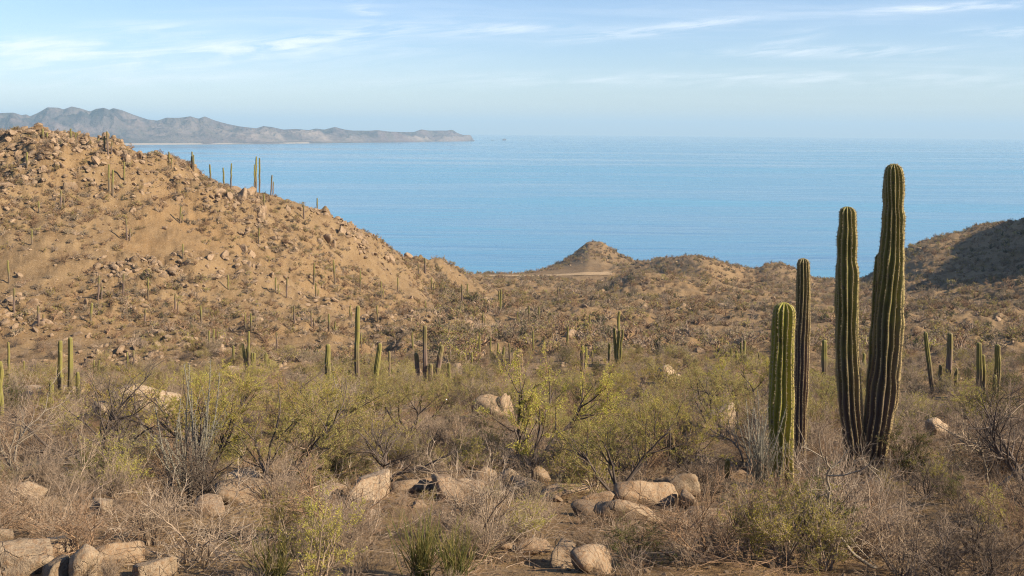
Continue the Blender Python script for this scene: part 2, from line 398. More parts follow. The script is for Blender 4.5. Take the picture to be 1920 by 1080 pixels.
# graded dirt flat above the bluff: one sheet laid on the ground
def sheet(name, pts_left, pts_right, n, mat, lift, **props):
    vs = []
    for (a, b) in zip(pts_left, pts_right):
        for s in np.linspace(0, 1, n):
            x = a[0] + (b[0] - a[0]) * s; y = a[1] + (b[1] - a[1]) * s
            vs.append((x, y, float(ground_z(x, y)) + lift))
    return put(name, mesh_quads(name, vs, grid_quads(len(pts_left), n), mat), **props)
La, Lb = [], []
for px in np.linspace(868, 1150, 60):
    s = (px - 868) / 282
    d0 = 442 + 4 * math.sin(s * 5); wid = 10 + 3 * math.sin(s * 3.4 + 0.5)
    u = (px - PPX) / F
    La.append((u * d0, d0)); Lb.append((u * (d0 + wid), d0 + wid))
sheet('dirt_track', La, Lb, 8, M['track'], 0.22, kind='structure', label='bare graded dirt track on the bluff above the sea')

# ------------------------------------------------------------------ sea on the curved earth
ang = np.radians(np.linspace(-62, 62, 161))
rad = np.exp(np.linspace(math.log(300), math.log(38000), 240))
sx = np.sin(ang)[:, None] * rad[None]; sy = np.cos(ang)[:, None] * rad[None]
sz = -(rad**2 / (2 * EARTH))[None] + 0 * sx
put('sea', mesh_quads('sea', np.stack([sx, sy, sz], -1).reshape(-1, 3), grid_quads(len(ang), len(rad)), M['sea']), kind='structure',
    label='calm blue sea reaching to the horizon')

# ------------------------------------------------------------------ mountains across the bay
SIL = [(-900, 205), (-500, 195), (-250, 215), (-80, 208), (0, 212), (25, 211), (41, 216), (49, 214), (56, 218), (72, 211), (89, 201), (110, 202), (119, 205), (134, 199.5), (150, 203), (169, 209), (180, 204), (195, 202), (205, 206), (212, 202.5), (230, 207), (250, 215), (277, 224), (295, 226), (312, 220.5), (335, 221), (357, 218), (372, 222.5), (384, 218), (400, 225), (425, 232), (450, 237), (480, 240.5), (494, 236.5), (509, 238), (532, 243), (555, 241.7), (579, 244), (592, 241), (608, 243), (628, 238), (647, 243), (662, 244.8), (696, 245), (707, 243.8), (727, 246.4), (751, 247.4), (777, 247.4), (790, 242.5), (803, 244.8), (839, 244.8), (848, 243), (858, 249.5), (870, 253.4), (882, 252.6), (890, 264.6)]
SHORE = [(-900, 276), (0, 273.5), (187, 272), (480, 269.8), (600, 268.6), (740, 267), (890, 264.6)]
mcol = np.linspace(-900, 890, 1000)
hyM = PPY + (mcol - PPX) * math.tan(ROLL)
sil = np.interp(mcol, *np.array(SIL, float).T)
ksm = np.exp(-np.linspace(-2, 2, 5)**2); ksm /= ksm.sum(); silp = np.pad(sil, 2, mode='edge'); sil = np.convolve(silp, ksm, 'valid'); sil[-1] = 264.6
shr = np.interp(mcol, *np.array(SHORE, float).T)
def sea_depth(off):      # solve h/d + d/2R = off/F
    q = off / F
    return EARTH * (q - np.sqrt(np.maximum(q * q - 2 * ZC / EARTH, 1e-12)))
D0 = sea_depth(shr - hyM)
D1 = D0 + np.interp(mcol, [-900, 0, 300, 480, 700, 850, 890], [3200, 3200, 2400, 1500, 900, 420, 30])
tt = np.concatenate([[-0.06], np.linspace(0, 1, 130), [1.06, 1.2]])
MD = D0[:, None] + (D1 - D0)[:, None] * tt[None]
Zcrest = ZC - D1 * (sil - hyM) / F + D1**2 / (2 * EARTH)
tcl = np.clip(tt, 0, 1)[None]
MX = ((mcol - PPX) / F)[:, None] * MD
prof = np.where(tcl < 0.12, 0.02 * tcl / 0.12, 0.02 + 0.98 * np.clip((tcl - 0.12) / 0.88, 0, 1)**1.25)
rg = ridged(MX / 900 + 0.35 * MD / 900, MD / 1500, 6, 71, 0.55)
rg2 = ridged(MX / 420, MD / 420, 5, 90, 0.55)
env = np.sin(np.clip((tcl - 0.06) / 0.94, 0, 1) * math.pi)**0.8
MZ = Zcrest[:, None] * prof + env * (0.62 * Zcrest[:, None] * (rg - 0.9) + 0.36 * Zcrest[:, None] * (rg2 - 0.6))
low = np.interp(mcol, [300, 480, 900], [0, 1, 1])[:, None]     # cliffs and knolls right of the beach
cliff = np.clip(ridged(MX / 260, MD / 330, 4, 120) - 0.55, 0, None) * 40 * np.exp(-((tcl - 0.2) / 0.13)**2) * low
MZ = MZ + cliff
zcap = ZC - MD * (sil - hyM)[:, None] / F + MD**2 / (2 * EARTH) - 4 * (1 - tcl)
MZ = zcap - np.where(zcap - MZ > 0, zcap - MZ, 0.12 * np.abs(zcap - MZ))
MZ = np.where(tt[None] < 0, -6.0, np.maximum(MZ, 0.5 + 3 * tcl))
MZ[:, -2] = Zcrest * 0.93; MZ[:, -1] = Zcrest * 0.6
MZ = MZ - MD**2 / (2 * EARTH)
pale = 0.8 * np.clip(cliff / 24, 0, 1) * np.clip(fbm(MX / 700, MD / 700, 2, 7) * 2 + 0.6, 0, 1) + 0.55 * np.clip(ridged(MX / 600, MD / 500, 3, 222) - 0.8, 0, 1) * (tcl < 0.5)
put('mountains', mesh_quads('mountains', np.stack([MX, MD, MZ], -1).reshape(-1, 3), grid_quads(len(mcol), len(tt)), M['mount'],
    attrs={'pale': np.clip(pale, 0, 1).ravel()}), kind='structure', label='hazy blue mountain range across the bay')
# beach at its foot
bc = np.linspace(-900, 620, 300); bd = np.interp(bc, mcol, D0); hb = np.interp(bc, [-900, 450, 620], [95, 80, 25])
bv = []
for k in range(len(bc)):
    u = (bc[k] - PPX) / F
    for s, zb in ((-0.2, -1.0), (0.0, 1.2), (0.5, 4.5), (1.0, 7.5)):
        d = bd[k] - 14 + hb[k] * 2.6 * s
        bv.append((u * d, d, zb - d * d / (2 * EARTH)))
put('beach', mesh_quads('beach', bv, grid_quads(len(bc), 4), M['sand']), kind='structure', label='thin pale sand beach below the far mountains')

# ------------------------------------------------------------------ air
m = bpy.data.materials.new('haze_air'); m.use_nodes = True; m.node_tree.nodes.clear(); M['haze'] = m
t = NT(m.node_tree)
pv = t('ShaderNodeVolumePrincipled', {'Color': (0.54, 0.79, 1.0, 1), 'Density': 8.5e-5, 'Anisotropy': 0.0})
pv.inputs['Density Attribute'].default_value = ''
t('ShaderNodeOutputMaterial', {'Volume': pv.outputs[0]})
hx, y0, y1, z0, z1 = 34500, -60, 38600, -118, 420
hv = [(x, y, z) for x in (-hx, hx) for y in (y0, y1) for z in (z0, z1)]
me = bpy.data.meshes.new('haze'); me.from_pydata(hv, [], [(0, 1, 3, 2), (4, 6, 7, 5), (0, 4, 5, 1), (2, 3, 7, 6), (0, 2, 6, 4), (1, 5, 7, 3)]); me.materials.append(m)
put('haze', me, kind='stuff', label='thin blue haze in the air over the bay')

# ------------------------------------------------------------------ plant and rock materials
def bark_mat(name, a, b, vary=0.4):
    m, t = material(name)
    oi = t('ShaderNodeObjectInfo')
    n = t.noise(t('ShaderNodeTexCoord').outputs['Object'], 9.0, 3, 0.6)
    c = t.mix(n, a, b)
    c = t('ShaderNodeHueSaturation', {'Color': c, 'Value': t.math('MULTIPLY_ADD', oi.outputs['Random'], vary, 1 - vary / 2)}).outputs[0]
    finish(t, c, 0.9, spec=0.15)
    return m
def leaf_mat(name, a, b, trans=0.35):
    m, t = material(name)
    oi = t('ShaderNodeObjectInfo')
    n = t.noise(t('ShaderNodeTexCoord').outputs['Object'], 3.5, 3, 0.6)
    c = t.mix(t.ramp(n, [(0.35, 0.0), (0.65, 1.0)]), a, b)
    c = t('ShaderNodeHueSaturation', {'Color': c, 'Value': t.math('MULTIPLY_ADD', oi.outputs['Random'], 0.35, 0.83),
                                      'Hue': t.math('MULTIPLY_ADD', oi.outputs['Random'], 0.02, 0.49)}).outputs[0]
    finish(t, c, 0.7, translucent=trans, spec=0.2)
    return m
M['twig_grey'] = bark_mat('dry_twig_grey', (0.185, 0.132, 0.09), (0.37, 0.28, 0.20))
M['twig_brown'] = bark_mat('dry_twig_brown', (0.16, 0.10, 0.06), (0.28, 0.18, 0.108))
M['twig_pale'] = bark_mat('dry_twig_pale', (0.24, 0.18, 0.13), (0.42, 0.33, 0.24))
M['twig_dark'] = bark_mat('dry_twig_dark', (0.085, 0.062, 0.045), (0.16, 0.12, 0.09))
M['bark_dark'] = bark_mat('bark_dark', (0.065, 0.05, 0.042), (0.13, 0.10, 0.08), 0.3)
M['bark_pale'] = bark_mat('bark_pale', (0.17, 0.135, 0.10), (0.29, 0.24, 0.18), 0.3)
M['wand'] = bark_mat('wand_stem', (0.13, 0.12, 0.09), (0.30, 0.27, 0.21), 0.25)
M['leaf_yellow'] = leaf_mat('leaf_yellow_green', (0.32, 0.285, 0.05), (0.45, 0.375, 0.08))
M['leaf_olive'] = leaf_mat('leaf_olive', (0.265, 0.235, 0.07), (0.37, 0.315, 0.10))
M['leaf_green'] = leaf_mat('leaf_green', (0.09, 0.10, 0.03), (0.15, 0.145, 0.045))
M['leaf_grey'] = leaf_mat('leaf_grey_green', (0.22, 0.185, 0.10), (0.29, 0.24, 0.14))
M['leaf_dry'] = leaf_mat('leaf_dry', (0.22, 0.13, 0.06), (0.32, 0.20, 0.10), 0.25)

def cactus_mat(name, skin, skin2, cork, low):
    m, t = material(name)
    rib = t('ShaderNodeAttribute', attribute_name='rib').outputs['Fac']
    hh = t('ShaderNodeAttribute', attribute_name='hh').outputs['Fac']
    oi = t('ShaderNodeObjectInfo')
    P = t('ShaderNodeTexCoord').outputs['Object']
    n = t.noise(P, 3.0, 5, 0.65); f = t.noise(P, 22.0, 4, 0.65)
    c = t.mix(t.ramp(n, [(0.35, 0.0), (0.65, 1.0)]), skin, skin2)
    # old corky skin creeps up from the foot
    k = t.math('ADD', hh, t.math('MULTIPLY', t.math('SUBTRACT', n, 0.5), 0.55))
    c = t.mix(t.ramp(k, [(max(low - 0.13, 0.0), 0.92), (low + 0.17, 0.0)]), c, cork)
    c = t.mix(t.ramp(f, [(0.54, 0.0), (0.68, 0.65)]), c, cork)
    sc_ = t.noise(P, 6.0, 3, 0.5)
    c = t.mix(t.ramp(sc_, [(0.66, 0.0), (0.72, 0.8)]), c, (0.10, 0.075, 0.055))
    c = t.mix(t.ramp(rib, [(0.86, 0.0), (0.97, 0.85)]), c, (0.36, 0.265, 0.12))
    c = t('ShaderNodeHueSaturation', {'Color': c, 'Value': t.math('MULTIPLY_ADD', oi.outputs['Random'], 0.25, 0.88)}).outputs[0]
    finish(t, c, 0.6, f, 0.35, 0.02, spec=0.25)
    return m
M['cactus'] = cactus_mat('cactus_skin', (0.125, 0.12, 0.03), (0.20, 0.175, 0.045), (0.125, 0.088, 0.07), 0.42)
M['cactus_bright'] = cactus_mat('cactus_skin_bright', (0.20, 0.20, 0.025), (0.30, 0.265, 0.04), (0.17, 0.145, 0.09), 0.04)
M['cactus_dull'] = cactus_mat('cactus_skin_dull', (0.14, 0.132, 0.034), (0.20, 0.172, 0.045), (0.15, 0.12, 0.08), 0.15)
M['cactus_cork'] = cactus_mat('cactus_skin_corky', (0.12, 0.105, 0.04), (0.165, 0.135, 0.05), (0.145, 0.098, 0.088), 0.66)
m, t = material('cactus_spine'); M['spine'] = m
finish(t, t.mix(t.noise(t('ShaderNodeTexCoord').outputs['Object'], 30.0, 2), (0.20, 0.15, 0.085), (0.42, 0.34, 0.21)), 0.7, spec=0.2)

# ------------------------------------------------------------------ generators
def norm(v): return v / np.maximum(np.linalg.norm(v, axis=-1, keepdims=True), 1e-9)
def grow(rng, start, d, length, k, wig, up):
    n = len(start); pts = np.zeros((n, k, 3)); pts[:, 0] = start; d = norm(d)
    step = (np.asarray(length) / (k - 1))[:, None]
    for i in range(1, k):
        d = norm(d + wig * rng.normal(size=(n, 3)) + np.array([0, 0, up]))
        pts[:, i] = pts[:, i - 1] + d * step
    return pts
def sprout(rng, pts, m, t0, t1, ang, angs):
    n, k, _ = pts.shape
    p = rng.integers(0, n, m); t = rng.uniform(t0, t1, m) * (k - 1)
    i = np.minimum(t.astype(int), k - 2); f = (t - i)[:, None]
    a = pts[p, i]; b = pts[p, i + 1]
    tan = norm(b - a); pr = norm(np.cross(tan, rng.normal(size=(m, 3))))
    th = rng.normal(ang, angs, m)[:, None]
    return a + (b - a) * f, np.cos(th) * tan + np.sin(th) * pr, p, t / (k - 1)
def tubes(pts, r0, r1, sides=3):
    n, k, _ = pts.shape
    tan = np.gradient(pts, axis=1); tan = norm(tan)
    ref = np.where(np.abs(tan[..., 2:3]) < 0.9, np.array([0., 0, 1]), np.array([1., 0, 0]))
    e1 = norm(np.cross(tan, ref)); e2 = np.cross(tan, e1)
    r0 = np.broadcast_to(np.asarray(r0, float), (n,)); r1 = np.broadcast_to(np.asarray(r1, float), (n,))
    s = np.linspace(0, 1, k)
    rad = r0[:, None] * (1 - s) + r1[:, None] * s
    a = np.arange(sides) * 2 * math.pi / sides
    v = pts[:, :, None, :] + rad[:, :, None, None] * (np.cos(a)[None, None, :, None] * e1[:, :, None] + np.sin(a)[None, None, :, None] * e2[:, :, None])
    idx = np.arange(n * k * sides).reshape(n, k, sides); nx = np.roll(idx, -1, axis=2)
    q = np.stack([idx[:, :-1], nx[:, :-1], nx[:, 1:], idx[:, 1:]], -1).reshape(-1, 4)
    return v.reshape(-1, 3), q
def leaves(rng, p, size, aspect=0.5):
    n = len(p); a = norm(rng.normal(size=(n, 3)) + np.array([0, 0, 0.3])); b = norm(np.cross(a, rng.normal(size=(n, 3))))
    s = (size * rng.uniform(0.6, 1.4, n))[:, None]
    v = np.stack([p, p + a * s * 0.5 + b * s * aspect * 0.5, p + a * s, p + a * s * 0.5 - b * s * aspect * 0.5], 1)
    return v.reshape(-1, 3), np.arange(n * 4).reshape(n, 4)
def join(parts):
    vs, qs, mi, o = [], [], [], 0
    for k, (v, q) in enumerate(parts):
        vs.append(v); qs.append(q + o); mi.append(np.full(len(q), k)); o += len(v)
    return np.concatenate(vs), np.concatenate(qs), np.concatenate(mi)
def cat(*parts):
    v, q, _ = join(parts); return v, q
def at_points(rng, pts, m):
    n, k, _ = pts.shape
    p = rng.integers(0, n, m); t = rng.uniform(0.1, 1, m) * (k - 1); i = np.minimum(t.astype(int), k - 2); f = (t - i)[:, None]
    return pts[p, i] * (1 - f) + pts[p, i + 1] * f

def ring_dirs(rng, n, lean, jit=0.2):
    a = rng.uniform(0, 2 * math.pi, n); l = np.clip(rng.normal(lean, jit, n), 0.02, 1.5)
    return np.stack([np.cos(a) * np.sin(l), np.sin(a) * np.sin(l), np.cos(l)], -1)

def gen_dry(seed, lean=0.6, dens=1.0, n0=13, wig=0.16, up=0.05, tr=0.0026, straight=False):
    """leafless twiggy shrub about a metre tall -> branches, twigs"""
    rng = np.random.default_rng(seed)
    st = np.zeros((n0, 3)); st[:, :2] = rng.normal(0, 0.06, (n0, 2)); st[:, 2] = -0.05
    a = grow(rng, st, ring_dirs(rng, n0, lean, 0.28), rng.uniform(0.55, 1.15, n0), 7, wig, up)
    m = int(60 * dens); s, d, p, tt_ = sprout(rng, a, m, 0.15, 0.95, 0.65, 0.2)
    b = grow(rng, s, d, rng.uniform(0.25, 0.55, m), 5, wig, up)
    m = int(230 * dens); s, d, p, _ = sprout(rng, b, m, 0.1, 1.0, 0.7, 0.25)
    c = grow(rng, s, d, rng.uniform(0.12, 0.34, m), 4, wig * 1.2, up)
    m = int(480 * dens); s, d, p, _ = sprout(rng, c, m, 0.1, 1.0, 0.75, 0.3)
    e = grow(rng, s, d, rng.uniform(0.05, 0.18, m), 3, wig, up)
    br = cat(tubes(a, tr * rng.uniform(3.5, 7.5, n0), tr * 1.5, 4), tubes(b, tr * 1.9, tr * 0.9))
    tw = cat(tubes(c, tr * 1.2, tr * 0.7), tubes(e, tr * 0.9, tr * 0.55))
    return {'branches': br, 'twigs': tw, '_tips': (c, e)}
def gen_wand(seed, n0=15, lean=0.2):
    """many upright pale wands from one foot, each set with short spurs; about two metres tall -> stems, spurs"""
    rng = np.random.default_rng(seed)
    st = np.zeros((n0, 3)); st[:, :2] = rng.normal(0, 0.09, (n0, 2)); st[:, 2] = -0.05
    a = grow(rng, st, ring_dirs(rng, n0, lean, 0.13), rng.uniform(0.9, 2.1, n0), 12, 0.035, 0.03)
    m = int(4 * n0); s, d, p, _ = sprout(rng, a, m, 0.05, 0.5, 0.45, 0.15)
    b = grow(rng, s, d, rng.uniform(0.3, 0.9, m), 7, 0.07, 0.05)
    m = 1500; s, d, p, _ = sprout(rng, a, m, 0.08, 1.0, 1.1, 0.25)
    c = grow(rng, s, d, rng.uniform(0.015, 0.05, m), 2, 0.1, 0.05)
    m2 = 700; s, d, p, _ = sprout(rng, b, m2, 0.05, 1.0, 1.0, 0.3)
    e = grow(rng, s, d, rng.uniform(0.02, 0.07, m2), 2, 0.1, 0.05)
    return {'stems': cat(tubes(a, 0.013, 0.006, 5), tubes(b, 0.007, 0.003)), 'spurs': cat(tubes(c, 0.004, 0.002), tubes(e, 0.003, 0.0015)), '_tips': (a, b)}
def gen_tree(seed, n0=5, lean=0.55, h=1.0, leafn=24000, leaf=0.0145, wig=0.15, up=0.10, dens=1.0, thick=1.0):
    """several stems from one foot under a broken airy crown; spans about two metres -> trunk, crown"""
    rng = np.random.default_rng(seed)
    st = np.zeros((n0, 3)); st[:, :2] = rng.normal(0, 0.05, (n0, 2)); st[:, 2] = -0.06
    a = grow(rng, st, ring_dirs(rng, n0, lean, 0.25), rng.uniform(0.7, 1.15, n0) * h * 1.2, 8, wig, up * 0.4)
    m = int(30 * dens); s, d, p, _ = sprout(rng, a, m, 0.3, 1.0, 0.6, 0.2)
    b = grow(rng, s, d, rng.uniform(0.4, 0.8, m) * h, 6, wig, up * 0.5)
    m = int(150 * dens); s, d, p, _ = sprout(rng, b, m, 0.15, 1.0, 0.65, 0.25)
    c = grow(rng, s, d, rng.uniform(0.18, 0.45, m) * h, 5, wig, up * 0.4)
    m = int(520 * dens); s, d, p, _ = sprout(rng, c, m, 0.1, 1.0, 0.7, 0.3)
    e = grow(rng, s, d, rng.uniform(0.08, 0.22, m) * h, 3, wig, 0.03)
    tk = cat(tubes(a, 0.030 * thick, 0.010 * thick, 5), tubes(b, 0.011 * thick, 0.004, 4))
    tw = cat(tubes(c, 0.0045, 0.002), tubes(e, 0.0024, 0.0014))
    out = {'trunk': tk, 'twigs': tw, '_tips': (c, e)}
    if leafn:
        # leaves keep to some branches and leave others thin
        keep = rng.uniform(size=len(e)) < 0.72
        out['crown'] = cat(leaves(rng, at_points(rng, e[keep], int(leafn * 0.75)) + rng.normal(0, 0.012, (int(leafn * 0.75), 3)), leaf), leaves(rng, at_points(rng, c, leafn // 4), leaf))
    return out
def gen_leafy(seed, n0=12, lean=0.5, leafn=9000, leaf=0.018, dens=0.8):
    g = gen_dry(seed, lean, dens, n0, 0.14, 0.07, 0.0026)
    rng = np.random.default_rng(seed + 999)
    c, e = g['_tips']
    keep = rng.uniform(size=len(e)) < 0.8
    g['foliage'] = cat(leaves(rng, at_points(rng, e[keep], int(leafn * 0.7)) + rng.normal(0, 0.01, (int(leafn * 0.7), 3)), leaf), leaves(rng, at_points(rng, c, int(leafn * 0.3)), leaf))
    return g
def gen_rush(seed, n0=70, lean=0.42):
    """tuft of stiff green rods"""
    rng = np.random.default_rng(seed)
    st = np.zeros((n0, 3)); st[:, :2] = rng.normal(0, 0.07, (n0, 2)); st[:, 2] = -0.05
    a = grow(rng, st, ring_dirs(rng, n0, lean, 0.22), rng.uniform(0.4, 1.05, n0), 7, 0.06, 0.05)
    m = 240; s, d, p, _ = sprout(rng, a, m, 0.2, 0.9, 0.4, 0.12)
    b = grow(rng, s, d, rng.uniform(0.15, 0.4, m), 4, 0.06, 0.06)
    return {'stems': cat(tubes(a, 0.0075, 0.003, 4)), 'rods': tubes(b, 0.004, 0.0018)}
def extent(g):
    v = np.concatenate([g[k][0] for k in g if not k.startswith('_')])
    return float(np.percentile(v[:, 2], 99.5)), float(np.percentile(np.hypot(v[:, 0], v[:, 1]), 97))

class Kind:
    """one variant of a plant: meshes shared by every copy"""
    def __init__(self, name, g, mats):
        self.name = name; self.h, self.r = extent(g)
        self.parts = [(k, mesh_quads(name + '_' + k, g[k][0], g[k][1], M[mats[k]], smooth=(k not in ('foliage', 'crown')))) for k in mats if k in g]
        self.g = g; self.mats = mats
    def place(self, loc, scale, rz, tilt=(0, 0), squash=1.0):
        o = bpy.data.objects.new(self.name, None); COL.objects.link(o)
        o.empty_display_size = 0.1
        o.location = loc; o.rotation_euler = (tilt[0], tilt[1], rz); o.scale = (scale, scale, scale * squash)
        for k, me in self.parts:
            c = put(k, me, o)
            if k not in ('trunk', 'branches', 'stems'): c['kind'] = 'stuff'
        return o
    def merged(self):
        v, q, mi = join([self.g[k] for k in self.mats if k in self.g])
        return mesh_quads(self.name + '_all', v, q, [M[self.mats[k]] for k in self.mats if k in self.g], smooth=False, mat_index=mi)

THINGS = []      # (object, noun phrase, group, px, py, depth) for labelling at the end
def note(o, phrase, cat_, group, loc):
    px, py = screen(loc)
    o['category'] = cat_; o['group'] = group
    THINGS.append((o, phrase, group, px, py, loc[1]))

DRY = ([Kind('dry_shrub', gen_dry(100 + i, 0.62 + 0.08 * (i % 3), 1.0, 12 + i), {'branches': 'twig_grey', 'twigs': 'twig_grey' if i != 1 else 'twig_pale'}) for i in range(5)]
     + [Kind('dry_shrub', gen_dry(120 + i, 0.42, 1.15, 20, 0.07, 0.06), {'branches': 'twig_grey', 'twigs': 'twig_grey'}) for i in range(2)]
     + [Kind('dry_shrub', gen_dry(140 + i, 0.75, 1.1, 12, 0.24, 0.02), {'branches': 'twig_brown', 'twigs': 'twig_brown'}) for i in range(4)]
     + [Kind('dry_shrub', gen_dry(160 + i, 0.55, 1.3, 9, 0.2, 0.04, 0.003), {'branches': 'bark_dark', 'twigs': 'twig_dark'}) for i in range(3)])
GREEN = ([Kind('green_shrub', gen_leafy(200 + i, 12, 0.55), {'branches': 'twig_brown', 'twigs': 'twig_brown', 'foliage': 'leaf_olive'}) for i in range(3)]
       + [Kind('green_shrub', gen_leafy(210 + i, 12, 0.5), {'branches': 'twig_grey', 'twigs': 'twig_grey', 'foliage': 'leaf_yellow'}) for i in range(3)]
       + [Kind('green_shrub', gen_leafy(220 + i, 14, 0.6, 7000), {'branches': 'twig_grey', 'twigs': 'twig_grey', 'foliage': 'leaf_grey'}) for i in range(2)]
       + [Kind('green_shrub', gen_leafy(230 + i, 14, 0.6, 7000, 0.024), {'branches': 'bark_dark', 'twigs': 'twig_brown', 'foliage': 'leaf_green'}) for i in range(2)])
GADJ = ['olive', 'olive', 'olive', 'yellow-green', 'yellow-green', 'yellow-green', 'grey-green', 'grey-green', 'dark green', 'dark green']
TREE = ([Kind('desert_tree', gen_tree(300 + i, 5 + i % 3, 0.5 + 0.1 * (i % 2)), {'trunk': 'bark_dark', 'twigs': 'twig_brown', 'crown': 'leaf_yellow'}) for i in range(4)]
      + [Kind('desert_tree', gen_tree(320 + i, 5, 0.6), {'trunk': 'bark_dark', 'twigs': 'twig_brown', 'crown': 'leaf_olive'}) for i in range(4)])
BARE = ([Kind('bare_tree', gen_tree(400 + i, 3 + i, 0.6, 1.0, 0, 0.02, 0.17, 0.05, 1.2, 1.25), {'trunk': 'bark_dark', 'twigs': 'bark_dark'}) for i in range(2)]
      + [Kind('bare_tree', gen_tree(410 + i, 4, 0.75, 1.0, 0, 0.02, 0.20, 0.05, 1.0, 0.8), {'trunk': 'bark_pale', 'twigs': 'twig_grey'}) for i in range(2)])
WAND = [Kind('wand_shrub', gen_wand(500, 13, 0.15), {'stems': 'wand', 'spurs': 'wand'}), Kind('wand_shrub', gen_wand(501, 22, 0.26), {'stems': 'wand', 'spurs': 'wand'})]
RUSH = [Kind('green_shrub', gen_rush(600 + i), {'stems': 'leaf_green', 'rods': 'leaf_olive'}) for i in range(2)]

# ------------------------------------------------------------------ rocks
def ico(sub):
    import bmesh
    bm = bmesh.new(); bmesh.ops.create_icosphere(bm, subdivisions=sub, radius=1.0)
    bm.verts.ensure_lookup_table()
    v = np.array([x.co[:] for x in bm.verts]); f = np.array([[y.index for y in x.verts] for x in bm.faces]); bm.free()
    return v, f
def gen_rock(seed, sub=4, cuts=9, rough=0.05, flat=0.7):
    rng = np.random.default_rng(seed); v, f = ico(sub)
    d = v.copy(); r = np.ones(len(v))
    for _ in range(cuts):                   # broad joints cut the block
        n = norm(rng.normal(size=3)); c = rng.uniform(0.36, 0.85); k = d @ n
        lim = np.where(k > 1e-3, c / np.maximum(k, 1e-3), 9)
        r = -np.log(np.exp(-38 * r) + np.exp(-38 * np.minimum(lim, 3))) / 38
    off = rng.uniform(0, 50, 3)
    for i in range(len(v)):
        q = Vector(d[i]) * 1.4 + Vector(off)
        r[i] *= 1 + rough * 1.8 * mnoise.noise(q) + rough * mnoise.noise(q * 3.1) + rough * 0.5 * mnoise.noise(q * 8.0) - rough * 0.8 * max(0, 0.08 - abs(mnoise.noise(q * 1.7 + Vector((9, 3, 1))))) * 10
    v = d * r[:, None] * np.array([1.0, rng.uniform(0.7, 0.95), flat * rng.uniform(0.85, 1.15)])
    return v, f
ROCKS = [mesh_quads('boulder_a', *gen_rock(700 + i, 4, 8 + i % 4, 0.05, 0.62), M['rock']) for i in range(6)] + [mesh_quads('boulder_b', *gen_rock(720 + i, 4, 12, 0.06, 0.66), M['rock_pale']) for i in range(3)]
SMALL = [mesh_quads('stone', *gen_rock(740 + i, 2, 9, 0.05, 0.7), M['rock'], smooth=False) for i in range(6)]

